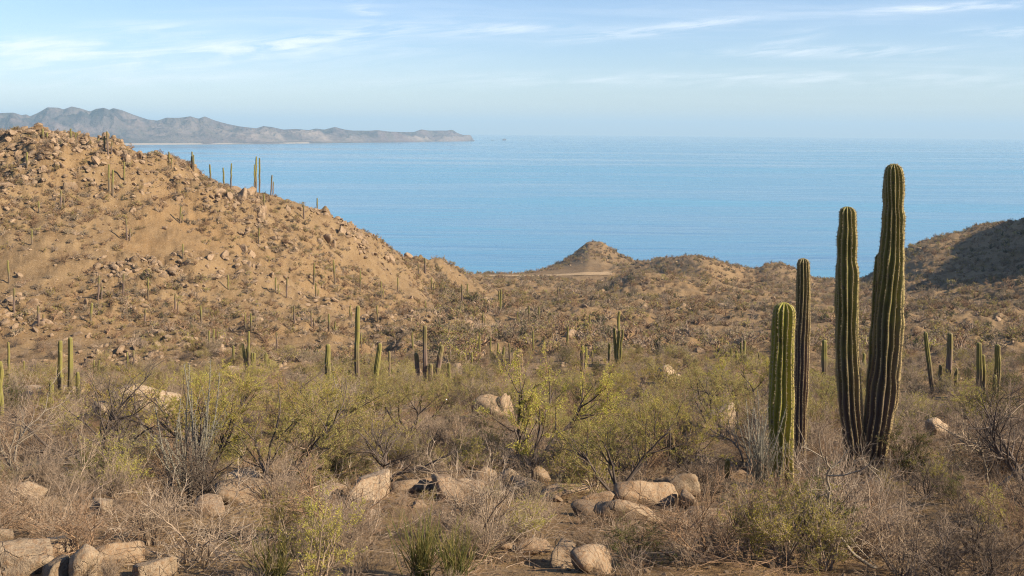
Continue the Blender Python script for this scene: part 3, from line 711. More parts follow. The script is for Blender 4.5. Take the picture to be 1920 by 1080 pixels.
# ------------------------------------------------------------------ cacti
def stem_mesh(name, axis, radius, ribs, mat, per=6, depth=0.30, nz=None, spines=True, seed=0, sp_step=0.05, sp_len=0.035, twist=0.12, hscale=1.0):
    """ribbed column along an axis (list of x,y,z) with radii at those heights -> (stem mesh, spine mesh)"""
    rng = np.random.default_rng(seed)
    ax = np.array(axis, float); zk = ax[:, 2]; H = zk[-1]
    rk = np.array(radius, float); rt = rk[-1]
    nz = nz or int(max(14, H / 0.05))
    z = np.concatenate([np.linspace(zk[0], H - rt * 0.95, nz), H - rt * 0.95 + rt * 0.95 * np.sin(np.linspace(0, 1, 9)[1:] * math.pi / 2)])
    cxy = np.stack([pchip(zk, ax[:, 0], z), pchip(zk, ax[:, 1], z)], -1)
    rr = pchip(zk, rk, z)
    dome = np.clip((z - (H - rt * 0.95)) / (rt * 0.95), 0, 1); rr = rr * np.sqrt(np.maximum(1 - dome**2.4, 0.0004))
    nt = ribs * per
    th = np.linspace(0, 2 * math.pi, nt, endpoint=False)
    ph = rng.uniform(0, 6.28)
    wob = twist * np.sin(z * 1.3 + ph) + 0.05 * np.sin(z * 4.1 + ph * 2)
    cr = 0.5 + 0.5 * np.cos(ribs * th)
    shape = 1 - depth * (1 - cr)**0.75 * 0.9
    A = th[None, :] + wob[:, None]
    kr = rng.uniform(1.2, 2.6, 6); pr_ = rng.uniform(0, 6.28, 6)
    for q in range(1, 4): A = A + (0.07 / q) * np.sin(kr[q] * q * z[:, None] * hscale + q * th[None] + pr_[q])
    band = 1 + 0.022 * np.sin(z * kr[4] * 2.3 + pr_[4]) + 0.018 * np.sin(z * kr[5] * 6.1 + pr_[5])
    rr = rr * band
    ribd = 1 + 0.05 * rng.normal(size=ribs)[(np.round(th / (2 * math.pi) * ribs).astype(int)) % ribs]
    lum = (1 + 0.02 * np.sin(z[:, None] * 9 + 3 * th[None])) * (1 + (ribd[None] - 1) * cr[None])
    Rr = rr[:, None] * shape[None] * lum
    v = np.stack([cxy[:, 0:1] + np.cos(A) * Rr, cxy[:, 1:2] + np.sin(A) * Rr, z[:, None] + 0 * A], -1)
    n = len(z); idx = np.arange(n * nt).reshape(n, nt); nx = np.roll(idx, -1, axis=1)
    q = np.stack([idx[:-1], nx[:-1], nx[1:], idx[1:]], -1).reshape(-1, 4)
    rib = np.broadcast_to(cr[None], (n, nt)); hh = np.broadcast_to((z / H)[:, None], (n, nt))
    me = mesh_quads(name, v.reshape(-1, 3), q, mat, attrs={'rib': rib.ravel(), 'hh': hh.ravel()})
    sp = None
    if spines:
        zs = np.arange(0.05, H - rt * 0.08, sp_step); P, Nn = [], []
        for k in range(ribs):
            zz_ = zs + rng.uniform(-0.4, 0.4, len(zs)) * sp_step
            zz_ = np.clip(zz_, z[0], z[-1])
            a = np.interp(zz_, z, A[:, k * per]); r = np.interp(zz_, z, Rr[:, k * per])
            dm = np.interp(zz_, z, dome)
            P.append(np.stack([np.interp(zz_, z, cxy[:, 0]) + np.cos(a) * r, np.interp(zz_, z, cxy[:, 1]) + np.sin(a) * r, zz_], -1))
            Nn.append(norm(np.stack([np.cos(a) * (1 - dm * 0.8), np.sin(a) * (1 - dm * 0.8), dm * 0.9], -1)))
        P = np.concatenate(P); Nn = np.concatenate(Nn); m_ = 6
        P = np.repeat(P, m_, 0); Nn = np.repeat(Nn, m_, 0)
        d = norm(Nn * 0.55 + rng.normal(size=P.shape) * 0.62)
        L = sp_len * rng.uniform(0.5, 1.3, len(P))[:, None]
        pts = np.stack([P - Nn * 0.006, P + d * L], 1)
        v2, q2 = tubes(pts, 0.0032, 0.001, 3)
        sp = mesh_quads(name + '_spines', v2, q2, M['spine'])
    return me, sp

CACTI_GROUP = {}
def cactus_root(loc, name='column_cactus', scale=1.0):
    o = bpy.data.objects.new(name, None); COL.objects.link(o); o.empty_display_size = 0.2; o.location = loc; o.scale = (scale,) * 3
    return o
def add_stem(root, me, sp):
    s = put('stem', me, root)
    if sp is not None: put('spines', sp, s, kind='stuff')
    return s

def hero(base_px, base_py, stems, label, group='tall cacti beside the brush at right', sink=0.12):
    """stems: list of (axis [(px, py)...], widths px, ribs, material)"""
    L = hit(base_px, base_py); L.z -= sink
    root = cactus_root(L); root['label'] = label; root['category'] = 'cactus'; root['group'] = group
    k = L.y / F
    for j, (axis, wid, ribs, mat, dy) in enumerate(stems):
        A = []
        for (px, py) in axis:
            dx, dz = ray(px, py); yo = dy * (1 if py < base_py - 60 else 0.4); A.append((dx * (L.y + yo) - L.x, yo, ZC + dz * (L.y + yo) - L.z))
        A[0] = (A[0][0], A[0][1], 0.0)
        me, sp = stem_mesh('tall_stem', A, [w * k / 2 * 0.95 for w in wid], ribs, M[mat], per=8, depth=0.42, seed=900 + j + int(base_px), sp_step=0.055, sp_len=0.03)
        add_stem(root, me, sp)
    FRONT.append((L.x, L.y, 0.5)); LOW.append((L.x, L.y, 0.8, 3.2))
    return root
FRONT = []; LOW = []
hero(1465, 912, [([(1467, 912), (1465, 860), (1464, 760), (1466, 660), (1468, 600), (1470, 567)], [40, 46, 46, 44, 42, 37], 13, 'cactus_bright', 0.0)],
     'short fat yellow-green ribbed cactus, shortest and nearest of the tall cactus cluster')
hero(1497, 872, [([(1497, 872), (1499, 800), (1503, 690), (1505, 600), (1506, 520), (1506, 484)], [24, 29, 31, 30, 27, 23], 13, 'cactus_cork', 0.0)],
     'slim brown-ribbed cactus standing just behind the short yellow-green cactus')
hero(1614, 893, [
    ([(1603, 893), (1601, 830), (1593, 740), (1588, 640), (1588, 560), (1589, 505), (1588, 487), (1588, 450), (1589, 425), (1589, 387)], [36, 44, 48, 47, 46, 43, 38, 41, 37, 34], 13, 'cactus', -0.05),
    ([(1634, 893), (1640, 830), (1654, 740), (1664, 640), (1668, 560), (1671, 480), (1675, 405), (1675, 387), (1676, 350), (1676, 307)], [40, 50, 58, 56, 53, 46, 41, 36, 39, 31], 14, 'cactus', -0.1),
    ([(1626, 893), (1634, 830), (1643, 740), (1649, 640), (1652, 560), (1654, 474)], [26, 36, 40, 38, 34, 26], 12, 'cactus', 0.42)],
     'tallest ribbed cactus with three stems rising in a V from one foot')

# the same ribbed column in a few proportions, shared by the smaller cacti
COLS = {}
for asp in (7, 11, 16, 24, 36):
    for v_, mat in enumerate(('cactus', 'cactus_bright', 'cactus_cork')):
        r = 1.0 / asp
        rng = np.random.default_rng(asp * 10 + v_)
        zz_ = np.linspace(0, 1, 7); w = r * np.array([0.72, 0.88, 0.98, 1.0, 0.97, 0.92, 0.74]) * (1 + rng.normal(0, 0.035, 7))
        ax = [(rng.normal(0, 0.006) * (k > 0), rng.normal(0, 0.006) * (k > 0), z) for k, z in enumerate(zz_)]
        COLS[asp, mat] = stem_mesh('cactus_column', ax, w, 11, M['cactus_dull' if mat == 'cactus_bright' else mat], per=4, depth=0.34, nz=26, spines=False, seed=asp + v_, twist=0.1)[0]
def small_cactus(stems, phrase=None, label=None, group='column cacti standing on the hillside and valley', mat='cactus'):
    """stems: (base px, base py, top px, top py, width px)"""
    bx, by = stems[0][0], stems[0][1]
    L = hit(bx, by); L.z -= 0.12
    root = cactus_root(L)
    for j, (px0, py0, px1, py1, wpx) in enumerate(stems):
        dx0, _ = ray(px0, py0); dx1, dz1 = ray(px1, py1)
        x0 = dx0 * L.y - L.x; off = 0.0 if j == 0 else (0.25 if j % 2 else -0.2)
        gz = float(ground_z(L.x + x0, L.y + off)) - 0.12 - L.z
        if abs(gz) > 1.0: gz = 0.0
        a = Vector((x0, off, gz)); b = Vector((dx1 * L.y - L.x, off * 1.2, ZC + dz1 * L.y - L.z))
        ln = (b - a).length; r = wpx * L.y / F / 2
        asp = min((7, 11, 16, 24, 36), key=lambda q: abs(math.log(q / (ln / r))))
        s = put('stem', COLS[asp, mat], root)
        s.location = a; s.scale = (r * asp, r * asp, ln)
        s.rotation_mode = 'QUATERNION'
        s.rotation_quaternion = (b - a).to_track_quat('Z', 'Y') @ Matrix.Rotation(j * 1.3 + px0 * 0.7, 3, 'Z').to_quaternion()
    root['category'] = 'cactus'; root['group'] = group
    if label: root['label'] = label
    else: note(root, phrase or ('slender single-stem cactus' if len(stems) == 1 else 'branched column cactus'), 'cactus', group, L)
    return root
one = lambda x, y, t_, w=3.2, dx=0: [(x, y, x + ((x * 13 + y * 7) % 11 - 5) * 0.035 * (y - t_) * 0.35, t_, w)]
SC = small_cactus
# named individuals
SC([(669, 735, 669, 573, 10)], label='tallest lone cactus column standing at the foot of the left hill')
SC([(113, 760, 113, 638, 9), (127, 762, 126, 635, 10), (120, 760, 119, 655, 6)], label='thick pair of cactus columns in front of the hillside at far left')
SC([(96, 772, 96, 717, 9)], label='short yellowish cactus column just left of the thick pair', mat='cactus_bright')
SC([(146, 762, 146, 697, 8)], label='short cactus column just right of the thick pair', mat='cactus_bright')
SC([(2, 810, 1, 677, 9)], label='yellowish cactus column cut by the left edge of the photo', mat='cactus_bright')
SC([(463, 697, 455, 645, 5.5), (465, 697, 463, 650, 5), (468, 697, 467, 620, 5), (472, 697, 471, 662, 5), (476, 697, 478, 660, 6), (460, 697, 461, 655, 4)], label='clump of six thin cactus stems below the orange hillside', mat='cactus')
SC([(616, 738, 615, 645, 11)], label='dark green thick cactus column left of the tallest lone column')
SC([(702, 732, 712, 643, 10)], label='yellow-green cactus leaning right, next right of the tallest lone column', mat='cactus_bright')
SC([(731, 718, 730, 658, 5)], label='thin brown cactus just right of the leaning yellow-green one', mat='cactus_cork')
SC([(797, 714, 797, 610, 9), (784, 714, 779, 663, 9), (807, 714, 808, 680, 8), (817, 714, 828, 648, 10)], label='brown cactus with four spreading stems below the bare slope', mat='cactus_cork')
SC([(842, 738, 842, 680, 6.5)], label='short grey-green cactus right of the four-stemmed brown cactus')
SC([(1158, 690, 1161, 583, 6), (1157, 668, 1152, 616, 6), (1160, 668, 1167, 616, 5)], label='green candelabra cactus with two upturned arms in the valley', mat='cactus_bright')
SC([(1091, 698, 1092, 647, 7)], label='stout brown cactus left of the candelabra cactus', mat='cactus_cork')
SC([(1142, 684, 1142, 643, 5)], label='dark thin cactus beside the candelabra cactus')
SC([(1546, 712, 1545, 637, 11)], label='cactus seen between the slim brown cactus and the tall V-shaped one')
SC([(1620, 702, 1620, 662, 6)], label='small cactus seen through the gap of the tall V-shaped cactus')
SC([(1748, 738, 1735, 622, 9)], label='cactus leaning left, nearest right of the tall cluster')
SC([(1777, 738, 1783, 624, 12), (1768, 738, 1768, 687, 7), (1788, 736, 1789, 687, 7)], label='brown cactus with two short side stems at right', mat='cactus_cork')
SC([(1835, 748, 1836, 642, 11), (1848, 758, 1849, 667, 10), (1860, 756, 1861, 700, 8), (1873, 762, 1877, 648, 12)], label='clump of four upright cactus stems at the right edge')
SC([(1365, 910, 1364, 860, 11)], label='knee-high dark cactus left of the short fat yellow-green cactus')
SC([(1396, 678, 1396, 638, 5), (1390, 678, 1390, 643, 4)], label='pair of thin cacti in the valley left of the tall cluster')
SC([(1371, 684, 1371, 652, 4)], label='small yellowish cactus beside the thin valley pair', mat='cactus_bright')
SC([(1381, 690, 1381, 657, 5)], label='small dark cactus just below the thin valley pair')
SC([(1426, 686, 1422, 660, 4)], label='small leaning cactus just left of the tall cactus cluster', mat='cactus_cork')
SC([(204, 362, 204, 308, 4), (210, 382, 210, 318, 4.5)], label='tall twin-stem cactus high on the rocky left hillside')
SC([(360, 317, 360, 284, 3), (358, 317, 358, 293, 2.5), (364, 317, 364, 290, 2.5)], label='three-stemmed cactus on the skyline of the left hill')
SC([(480, 345, 480, 293, 3.5), (486, 344, 486, 296, 3.2), (478, 344, 478, 308, 2.8)], label='tall three-stemmed cactus on the skyline above the rocky outcrop')
SC([(392, 653, 392, 620, 3.5), (399, 652, 399, 618, 4)], label='twin-stem cactus low on the left hillside')
# singles on the slopes
for (x, y, t_, w) in [(81,263,241,4.5),(88,262,248,3.5),(133,269,241,4),(141,266,248,3),(145,266,249,3),(196,281,255,4),(203,291,246,4),(51,316,285,3.5),(233,338,303,3),(317,309,284,3),(395,343,308,3.2),(420,339,314,3.2),(433,344,306,3),(508,356,328,3),(595,393,371,2.8),(496,391,363,2.8),(570,411,383,3),(114,388,357,3.5),(73,399,377,3),(337,419,387,3),(238,451,410,3.5),(343,484,457,3),(60,458,430,2.6),(485,458,427,2.6),
    (17,531,488,4),(184,563,517,4),(231,554,513,4),(278,564,520,3),(328,586,550,3.5),(378,607,573,4),(428,543,515,3),(517,549,520,3),(537,558,520,3.5),(588,534,493,3.5),(628,534,487,3.5),(592,559,530,3),(26,589,540,4.5),(73,611,573,4.5),(170,608,568,4.5),(271,609,578,3.5),(461,618,588,3),(472,621,587,3.2),(552,608,573,3.2),(584,613,583,3),(617,621,588,4),(628,623,603,3),(407,641,620,2.6),(436,686,648,5),(497,689,661,4),(501,687,664,3),(520,656,622,3),(17,695,641,4.5),(43,712,677,3.5),(177,704,675,3),(185,704,675,3),(240,689,660,3.2),(252,687,657,4),
    (676,546,507,3),(708,604,573,3),(678,652,627,3),(747,716,692,5),(734,716,690,4),(774,656,622,3.5),(866,624,602,2.8),(867,573,533,3.2),(876,563,532,3.2),(938,588,542,3.5),(936,572,545,2.6),(798,583,563,2.6),(991,601,573,3),(1011,601,575,3),(1033,601,587,2.6),(1063,653,612,4),(1000,664,620,3.2),(1106,621,590,3),(920,668,633,3.5),(899,671,627,3.5),(885,684,660,4),(943,678,650,5),(957,698,643,4),(865,664,647,3),(933,668,643,3.5),(1098,693,650,5),(1112,688,657,3.5),(785,521,497,2.6),(797,513,484,4),(715,560,528,2.6),(655,600,572,2.6),(746,548,520,2.6),(810,545,520,2.6),(828,556,530,2.6),(905,610,585,2.6),(970,610,585,2.6),(1046,560,538,2.4),(1745,812,780,5)]:
    SC(one(x, y, t_, w) + ([(x + w * 1.1, y, x + w * 1.3, y - (y - t_) * 0.55, w * 0.8)] if (x * 3 + y) % 5 == 0 else []), mat=('cactus', 'cactus_cork', 'cactus_cork', 'cactus', 'cactus_bright')[int(x * 7 + y) % 5])

# ------------------------------------------------------------------ boulders one can name
def boulder(px, py, w, h, k, rz=0.0, label=None, phrase='boulder', group='boulders lying in the foreground brush', tilt=0.0, dmax=700):
    """px, py: middle of the foot in the photograph; w, h: size there"""
    L = hit(px, py, dmax); s = L.y / F
    me = ROCKS[k % len(ROCKS)]
    o = bpy.data.objects.new('boulder', me); COL.objects.link(o)
    if L.y < 60: w, h = w * 1.22, h * 1.15
    sx = w * s / 1.65; sz = h * s / (0.80 if L.y > 60 else 0.9)
    o.location = (L.x, L.y + sx * 0.3, L.z + sz * (0.15 if L.y < 60 else 0.06))
    o.scale = (sx, sx * 0.85, sz); o.rotation_euler = (0, tilt, rz)
    o['category'] = 'boulder'; o['group'] = group
    if label: o['label'] = label
    else: note(o, phrase, 'boulder', group, L)
    OCC.append((L.x, L.y + sx * 0.3, sx * 0.8))
    if L.y < 40:
        LOW.append((L.x, L.y, sx * 1.0 + 0.15, 2.6))
    return o
OCC = list(FRONT)
B = boulder
B(40, 1078, 125, 72, 6, 0.4, 'big sunlit tan boulder in the bottom left corner')
B(100, 1090, 70, 55, 7, 1.9, 'rounded tan boulder touching the corner boulder at bottom left')
B(150, 1095, 70, 60, 8, 2.6, 'cracked boulder second from the bottom left corner boulder')
B(215, 1058, 72, 42, 4, 0.9, 'dark-faced boulder lying behind the bottom left rock group')
B(275, 1088, 80, 45, 6, 3.6, 'flat-topped boulder at right of the bottom left rock group')
B(8, 1020, 36, 34, 6, 0.4, 'small upright stone at the left edge above the corner boulder')
B(440, 945, 100, 40, 5, 0.2, 'low brown boulder below the pale wand shrub')
B(452, 908, 78, 28, 6, 0.9, 'pale slab boulder behind the low brown boulder')
B(690, 935, 100, 62, 7, 1.3, 'rounded pinkish boulder left of the long slab boulders')
B(838, 938, 100, 58, 0, 2.0, 'big angular slab boulder in the middle of the foreground', tilt=0.25)
B(880, 936, 62, 38, 3, 0.3, 'lower slab joined to the right side of the angular slab', tilt=0.2)
B(905, 905, 60, 36, 1, 1.1, 'tan boulder just behind the angular slab')
B(953, 908, 42, 26, 8, 2.2, 'small pale boulder right of the tan boulder')
B(1013, 905, 30, 28, 2, 0.7, 'small mossy stone in the middle of the boulder row')
B(1207, 950, 95, 50, 4, 0.5, 'dark-faced boulder at the foot of the many-stemmed tree')
B(1262, 932, 92, 52, 6, 2.7, 'pale slanting boulder behind the dark-faced boulder', tilt=0.2)
B(1290, 955, 55, 34, 5, 1.0, 'low boulder at right end of the boulder row')
B(1186, 985, 98, 52, 1, 0.1, 'split pale-topped boulder in front of the boulder row', tilt=0.12)
B(1105, 968, 62, 28, 3, 2.4, 'low flat boulder left of the split boulder')
B(1060, 1062, 78, 42, 0, 1.5, 'grey-topped boulder near the bottom edge at centre')
B(1105, 1075, 90, 45, 5, 0.4, 'low dark boulder right of the grey-topped boulder near the bottom')
B(1345, 815, 82, 66, 7, 0.8, 'large leaning pale boulder left of the tall cacti', tilt=-0.35)
B(922, 788, 62, 44, 2, 0.4, 'dark overhanging boulder in the middle scrub')
B(945, 785, 36, 50, 4, 1.4, 'upright boulder beside the dark overhanging boulder')
B(50, 938, 52, 30, 8, 0.3, 'small pale boulder at the far left of the foreground')
B(185, 965, 62, 40, 6, 2.1, 'pale boulder half hidden in grey brush at left')
B(60, 752, 110, 42, 7, 0.2, 'pale rock slab in front of the thick cactus pair at far left')
B(250, 785, 130, 55, 8, 0.7, 'large pale cracked rock outcrop behind the pale wand shrub')
B(190, 790, 90, 48, 6, 2.0, 'pale outcrop block left of the large cracked outcrop')
B(432, 700, 50, 26, 7, 1.2, 'pale slab beside the six-stemmed cactus clump', tilt=0.3)
B(1255, 725, 58, 42, 8, 0.5, 'pale boulder in the scrub below the cone-shaped hill')
B(1205, 745, 46, 24, 6, 1.7, 'flat pale boulder left of the pale boulder below the cone hill')
B(684, 758, 32, 24, 7, 0.2, 'yellowish stone at the foot of the tallest lone cactus')
B(745, 760, 34, 22, 6, 1.2, 'pale stone in the green scrub right of the tallest lone cactus')
B(1760, 815, 44, 28, 8, 0.4, 'pale stone in the brush right of the tall cacti')
B(1455, 970, 40, 22, 3, 1.4, 'low stone at the foot of the yellow-green bush')
B(770, 925, 70, 26, 4, 0.8, 'low brown slab between the rounded pinkish boulder and the angular slab')
B(985, 925, 80, 24, 2, 1.9, 'low broad slab behind the grey-green bush in the boulder row')
B(1060, 935, 70, 26, 0, 0.4, 'low brown ledge at the middle of the boulder row')
B(1130, 948, 60, 24, 5, 2.8, 'low brown stone between the ledge and the dark-faced boulder')
B(1330, 975, 60, 24, 4, 0.2, 'flat grey stone right of the boulder row')
B(620, 930, 60, 26, 1, 1.2, 'brown stone left of the rounded pinkish boulder')
B(395, 960, 70, 28, 3, 2.2, 'brown stone left of the low brown boulder under the wand shrub')
B(1000, 1040, 60, 24, 2, 0.9, 'brown stone left of the grey-topped boulder near the bottom')
B(80, 1040, 80, 42, 7, 0.6, 'tan boulder behind the big corner boulder at bottom left')
# boulders on the left hill that stand out
HB = 'boulders on the left hillside'
for (x, y, w, h, k) in [(130,355,26,26,6),(60,575,22,18,8),(68,612,26,18,6),(66,622,18,12,7),(160,572,14,14,8),(150,560,12,10,6),(252,655,14,10,7),(235,302,16,14,6),(262,295,14,10,8),(212,285,18,12,6),(488,405,22,24,1),(495,398,14,20,3),(430,370,26,18,0),(455,372,30,22,2),(470,365,22,18,4),(440,360,22,14,5),(478,380,18,14,0),(410,362,22,14,3),(538,395,14,14,7),(560,393,12,10,6),(732,492,16,18,2),(724,487,12,12,3),(610,450,26,20,6),(640,440,20,22,7),(625,462,18,14,8),(240,515,14,14,6),(35,520,12,10,2),(305,430,16,10,6),(335,375,20,12,0),(275,350,20,12,3),(110,310,22,12,6),(30,290,14,10,8),(5,290,12,10,6),(250,395,20,10,1),(395,485,22,14,0),(420,480,20,12,2),(455,470,24,14,5),(470,480,16,14,1),(765,478,16,12,2),(600,455,18,12,3),(145,630,16,10,4),(165,633,14,10,2),(770,560,10,8,7),(905,570,14,12,6),(915,565,10,10,0),(895,556,12,12,6)]:
    B(x, y, w, h, k % 6, x * 0.37, phrase='boulder', group=HB)

# ------------------------------------------------------------------ plants one can name
def plant(kinds, k, px, py, h, rz, label, cat_='shrub', group=None, squash=1.0, dmax=700, tilt=(0, 0)):
    L = hit(px, py, dmax); K = kinds[k % len(kinds)]
    sc = h * L.y / F / (K.h * squash)
    o = K.place((L.x, L.y, L.z), sc, rz, tilt, squash)
    o['label'] = label; o['category'] = cat_
    if group: o['group'] = group
    OCC.append((L.x, L.y, K.r * sc * 0.35))
    if L.y < 20: LOW.append((L.x, L.y, K.r * sc * 0.7, 1.5))
    return o
TG = 'leafy desert trees in the scrub'; BG = 'bare trees in the scrub'; WG = 'pale wand shrubs'
plant(BARE, 0, 195, 893, 205, 0.6, 'bare dark tree with arching limbs left of the pale wand shrub', 'tree', BG)
plant(WAND, 0, 358, 922, 243, 0.3, 'tallest pale wand shrub with straight upright grey stems', 'shrub', WG)
plant(TREE, 0, 395, 880, 195, 1.0, 'yellow-green leafy tree just behind the tallest pale wand shrub', 'tree', TG, 0.9)
plant(TREE, 1, 318, 850, 150, 2.2, 'low yellow-green tree left of the tallest pale wand shrub', 'tree', TG, 0.85)
plant(TREE, 4, 502, 918, 195, 0.4, 'dark-trunked olive tree right of the pale wand shrub', 'tree', TG)
plant(TREE, 2, 560, 830, 140, 3.0, 'yellow-green tree behind the dark-trunked olive tree', 'tree', TG, 0.85)
plant(BARE, 2, 640, 800, 100, 1.5, 'pale tangled fallen-looking bare tree below the tallest lone cactus', 'tree', BG, 0.7)
plant(TREE, 5, 765, 815, 120, 0.9, 'olive tree below the four-stemmed brown cactus', 'tree', TG, 0.8)
plant(TREE, 6, 690, 800, 90, 2.9, 'small olive tree at the foot of the tallest lone cactus', 'tree', TG, 0.75)
plant(TREE, 3, 1000, 880, 225, 0.5, 'tall sparse yellow-green tree with upright branches at centre', 'tree', TG, 1.15)
plant(TREE, 7, 1150, 928, 190, 0.2, 'many-stemmed dark tree with wide olive crown right of centre', 'tree', TG, 0.95)
plant(TREE, 0, 1245, 890, 150, 4.0, 'yellow-green tree right behind the many-stemmed dark tree', 'tree', TG, 0.85)
plant(TREE, 1, 1120, 775, 85, 0.8, 'green tree below the candelabra cactus', 'tree', TG, 0.8)
plant(TREE, 2, 1232, 745, 75, 1.9, 'green tree arching over the pale boulder below the cone hill', 'tree', TG, 0.75)
plant(TREE, 5, 1330, 780, 105, 0.1, 'olive tree behind the leaning pale boulder', 'tree', TG, 0.8)
plant(TREE, 3, 1415, 770, 105, 2.5, 'yellow-green tree just left of the tall cactus cluster', 'tree', TG, 0.8)
plant(TREE, 6, 1543, 795, 105, 1.2, 'green tree between the slim brown cactus and the V-shaped cactus', 'tree', TG, 0.9)
plant(WAND, 1, 1424, 925, 165, 1.1, 'pale wand shrub left of the short fat cactus', 'shrub', WG)
plant(WAND, 1, 1535, 945, 80, 2.8, 'low pale wand shrub at the foot of the slim brown cactus', 'shrub', WG)
plant(BARE, 3, 1865, 915, 190, 2.0, 'large pale bare tree spreading branches at the right edge', 'tree', BG)
plant(BARE, 1, 1930, 930, 215, 0.2, 'dark bare tree cut by the right edge', 'tree', BG)
plant(BARE, 2, 25, 900, 180, 0.9, 'pale bare tree cut by the left edge', 'tree', BG)
plant(BARE, 2, 1400, 880, 120, 2.6, 'small bare tree behind the wand shrub left of the short fat cactus', 'tree', BG, 0.8)
plant(BARE, 0, 720, 905, 120, 3.3, 'low dark bare tree behind the rounded pinkish boulder', 'tree', BG, 0.7)
plant(DRY, 5, 1650, 975, 75, 0.4, 'grey brushy shrub hiding the foot of the V-shaped cactus')
plant(DRY, 6, 215, 942, 100, 1.4, 'pale grey spiky shrub below the bare dark tree')
plant(DRY, 5, 80, 925, 80, 1.0, 'pale grey spiky shrub at the far left of the foreground')
plant(GREEN, 3, 1475, 1058, 165, 0.7, 'bright yellow-green bush below the tall cacti')
plant(GREEN, 4, 1405, 1048, 140, 2.0, 'yellow-green bush left of the brightest bush')
plant(GREEN, 5, 1545, 1068, 135, 3.1, 'yellow-green bush right of the brightest bush')
plant(GREEN, 4, 535, 1010, 105, 0.9, 'yellow-green bush below the dark-trunked olive tree')
plant(GREEN, 6, 1000, 985, 90, 0.3, 'grey-green bush in front of the slab boulders')
plant(GREEN, 3, 985, 1015, 80, 1.7, 'small yellow-green bush in front of the grey-green bush')
plant(GREEN, 8, 1195, 1062, 90, 0.2, 'dark green bush below the split boulder', squash=0.85)
plant(RUSH, 0, 790, 1085, 125, 0.1, 'green rod-stemmed bush at the bottom edge at centre left')
plant(RUSH, 1, 850, 1090, 115, 1.0, 'second green rod-stemmed bush at the bottom edge, to the right')
plant(RUSH, 1, 515, 1095, 105, 2.0, 'green rod-stemmed bush at the bottom edge at left')
plant(GREEN, 5, 1870, 1010, 100, 0.5, 'yellowish bush at the right edge of the foreground')
plant(GREEN, 9, 1790, 945, 70, 1.1, 'dark bush in the brush right of the V-shaped cactus')
plant(GREEN, 8, 1000, 815, 62, 2.1, 'dark green bush at the foot of the tall sparse centre tree')
plant(DRY, 8, 88, 288, 26, 0.4, 'dark round leafless shrub on the left hill crest', group='shrubs on the left hill skyline')
plant(DRY, 9, 120, 492, 30, 0.4, 'wide dark leafless shrub halfway up the left hill', group='shrubs on the left hill skyline')
plant(GREEN, 0, 172, 274, 12, 0.4, 'green shrub on the skyline at the beach end', group='shrubs on the left hill skyline')

# curved pale branch standing free near the lower right corner
rng = np.random.default_rng(77)
def branch_thing(pixels, depth, r0, label):
    P = []
    for k, (px, py) in enumerate(pixels):
        dx, dz = ray(px, py); d = depth + 0.25 * math.sin(k * 0.9)
        P.append((dx * d, d, ZC + dz * d))
    g0 = float(ground_z(P[0][0], P[0][1]))
    P = [(P[0][0] + 0.05, P[0][1], min(g0 - 0.05, P[0][2]))] + P
    a = np.array(P); tpar = np.linspace(0, 1, len(a)); ts = np.linspace(0, 1, 26)
    main = np.stack([pchip(tpar, a[:, i], ts) for i in range(3)], -1)[None]
    main[0, 1:-1] += rng.normal(0, 0.008, (24, 3))
    o = bpy.data.objects.new('bare_branch', None); COL.objects.link(o); o.location = main[0, 0]
    main = main - main[0, 0]
    s, d, p, _ = sprout(rng, main, 12, 0.2, 1.0, 0.7, 0.2); b = grow(rng, s, d, rng.uniform(0.2, 0.7, 12), 7, 0.12, 0.06)
    s, d, p, _ = sprout(rng, b, 45, 0.1, 1.0, 0.7, 0.2); c = grow(rng, s, d, rng.uniform(0.08, 0.28, 45), 4, 0.15, 0.04)
    put('limb', mesh_quads('limb', *tubes(main, r0, r0 * 0.3, 6), M['bark_pale']), o)
    put('twigs', mesh_quads('limb_twigs', *cat(tubes(b, r0 * 0.35, 0.003, 4), tubes(c, 0.0035, 0.0015)), M['bark_pale']), o)
    o['label'] = label; o['category'] = 'branch'
branch_thing([(1672, 1082), (1600, 1035), (1570, 1000), (1556, 950), (1552, 890), (1548, 855)], 9.6, 0.022, 'curved pale bare branch rising from the bottom edge below the tall cacti')
branch_thing([(1700, 1060), (1690, 1010), (1672, 975), (1640, 950), (1650, 915), (1652, 880)], 13.5, 0.02, 'crooked dark bare branch in front of the V-shaped cactus foot')

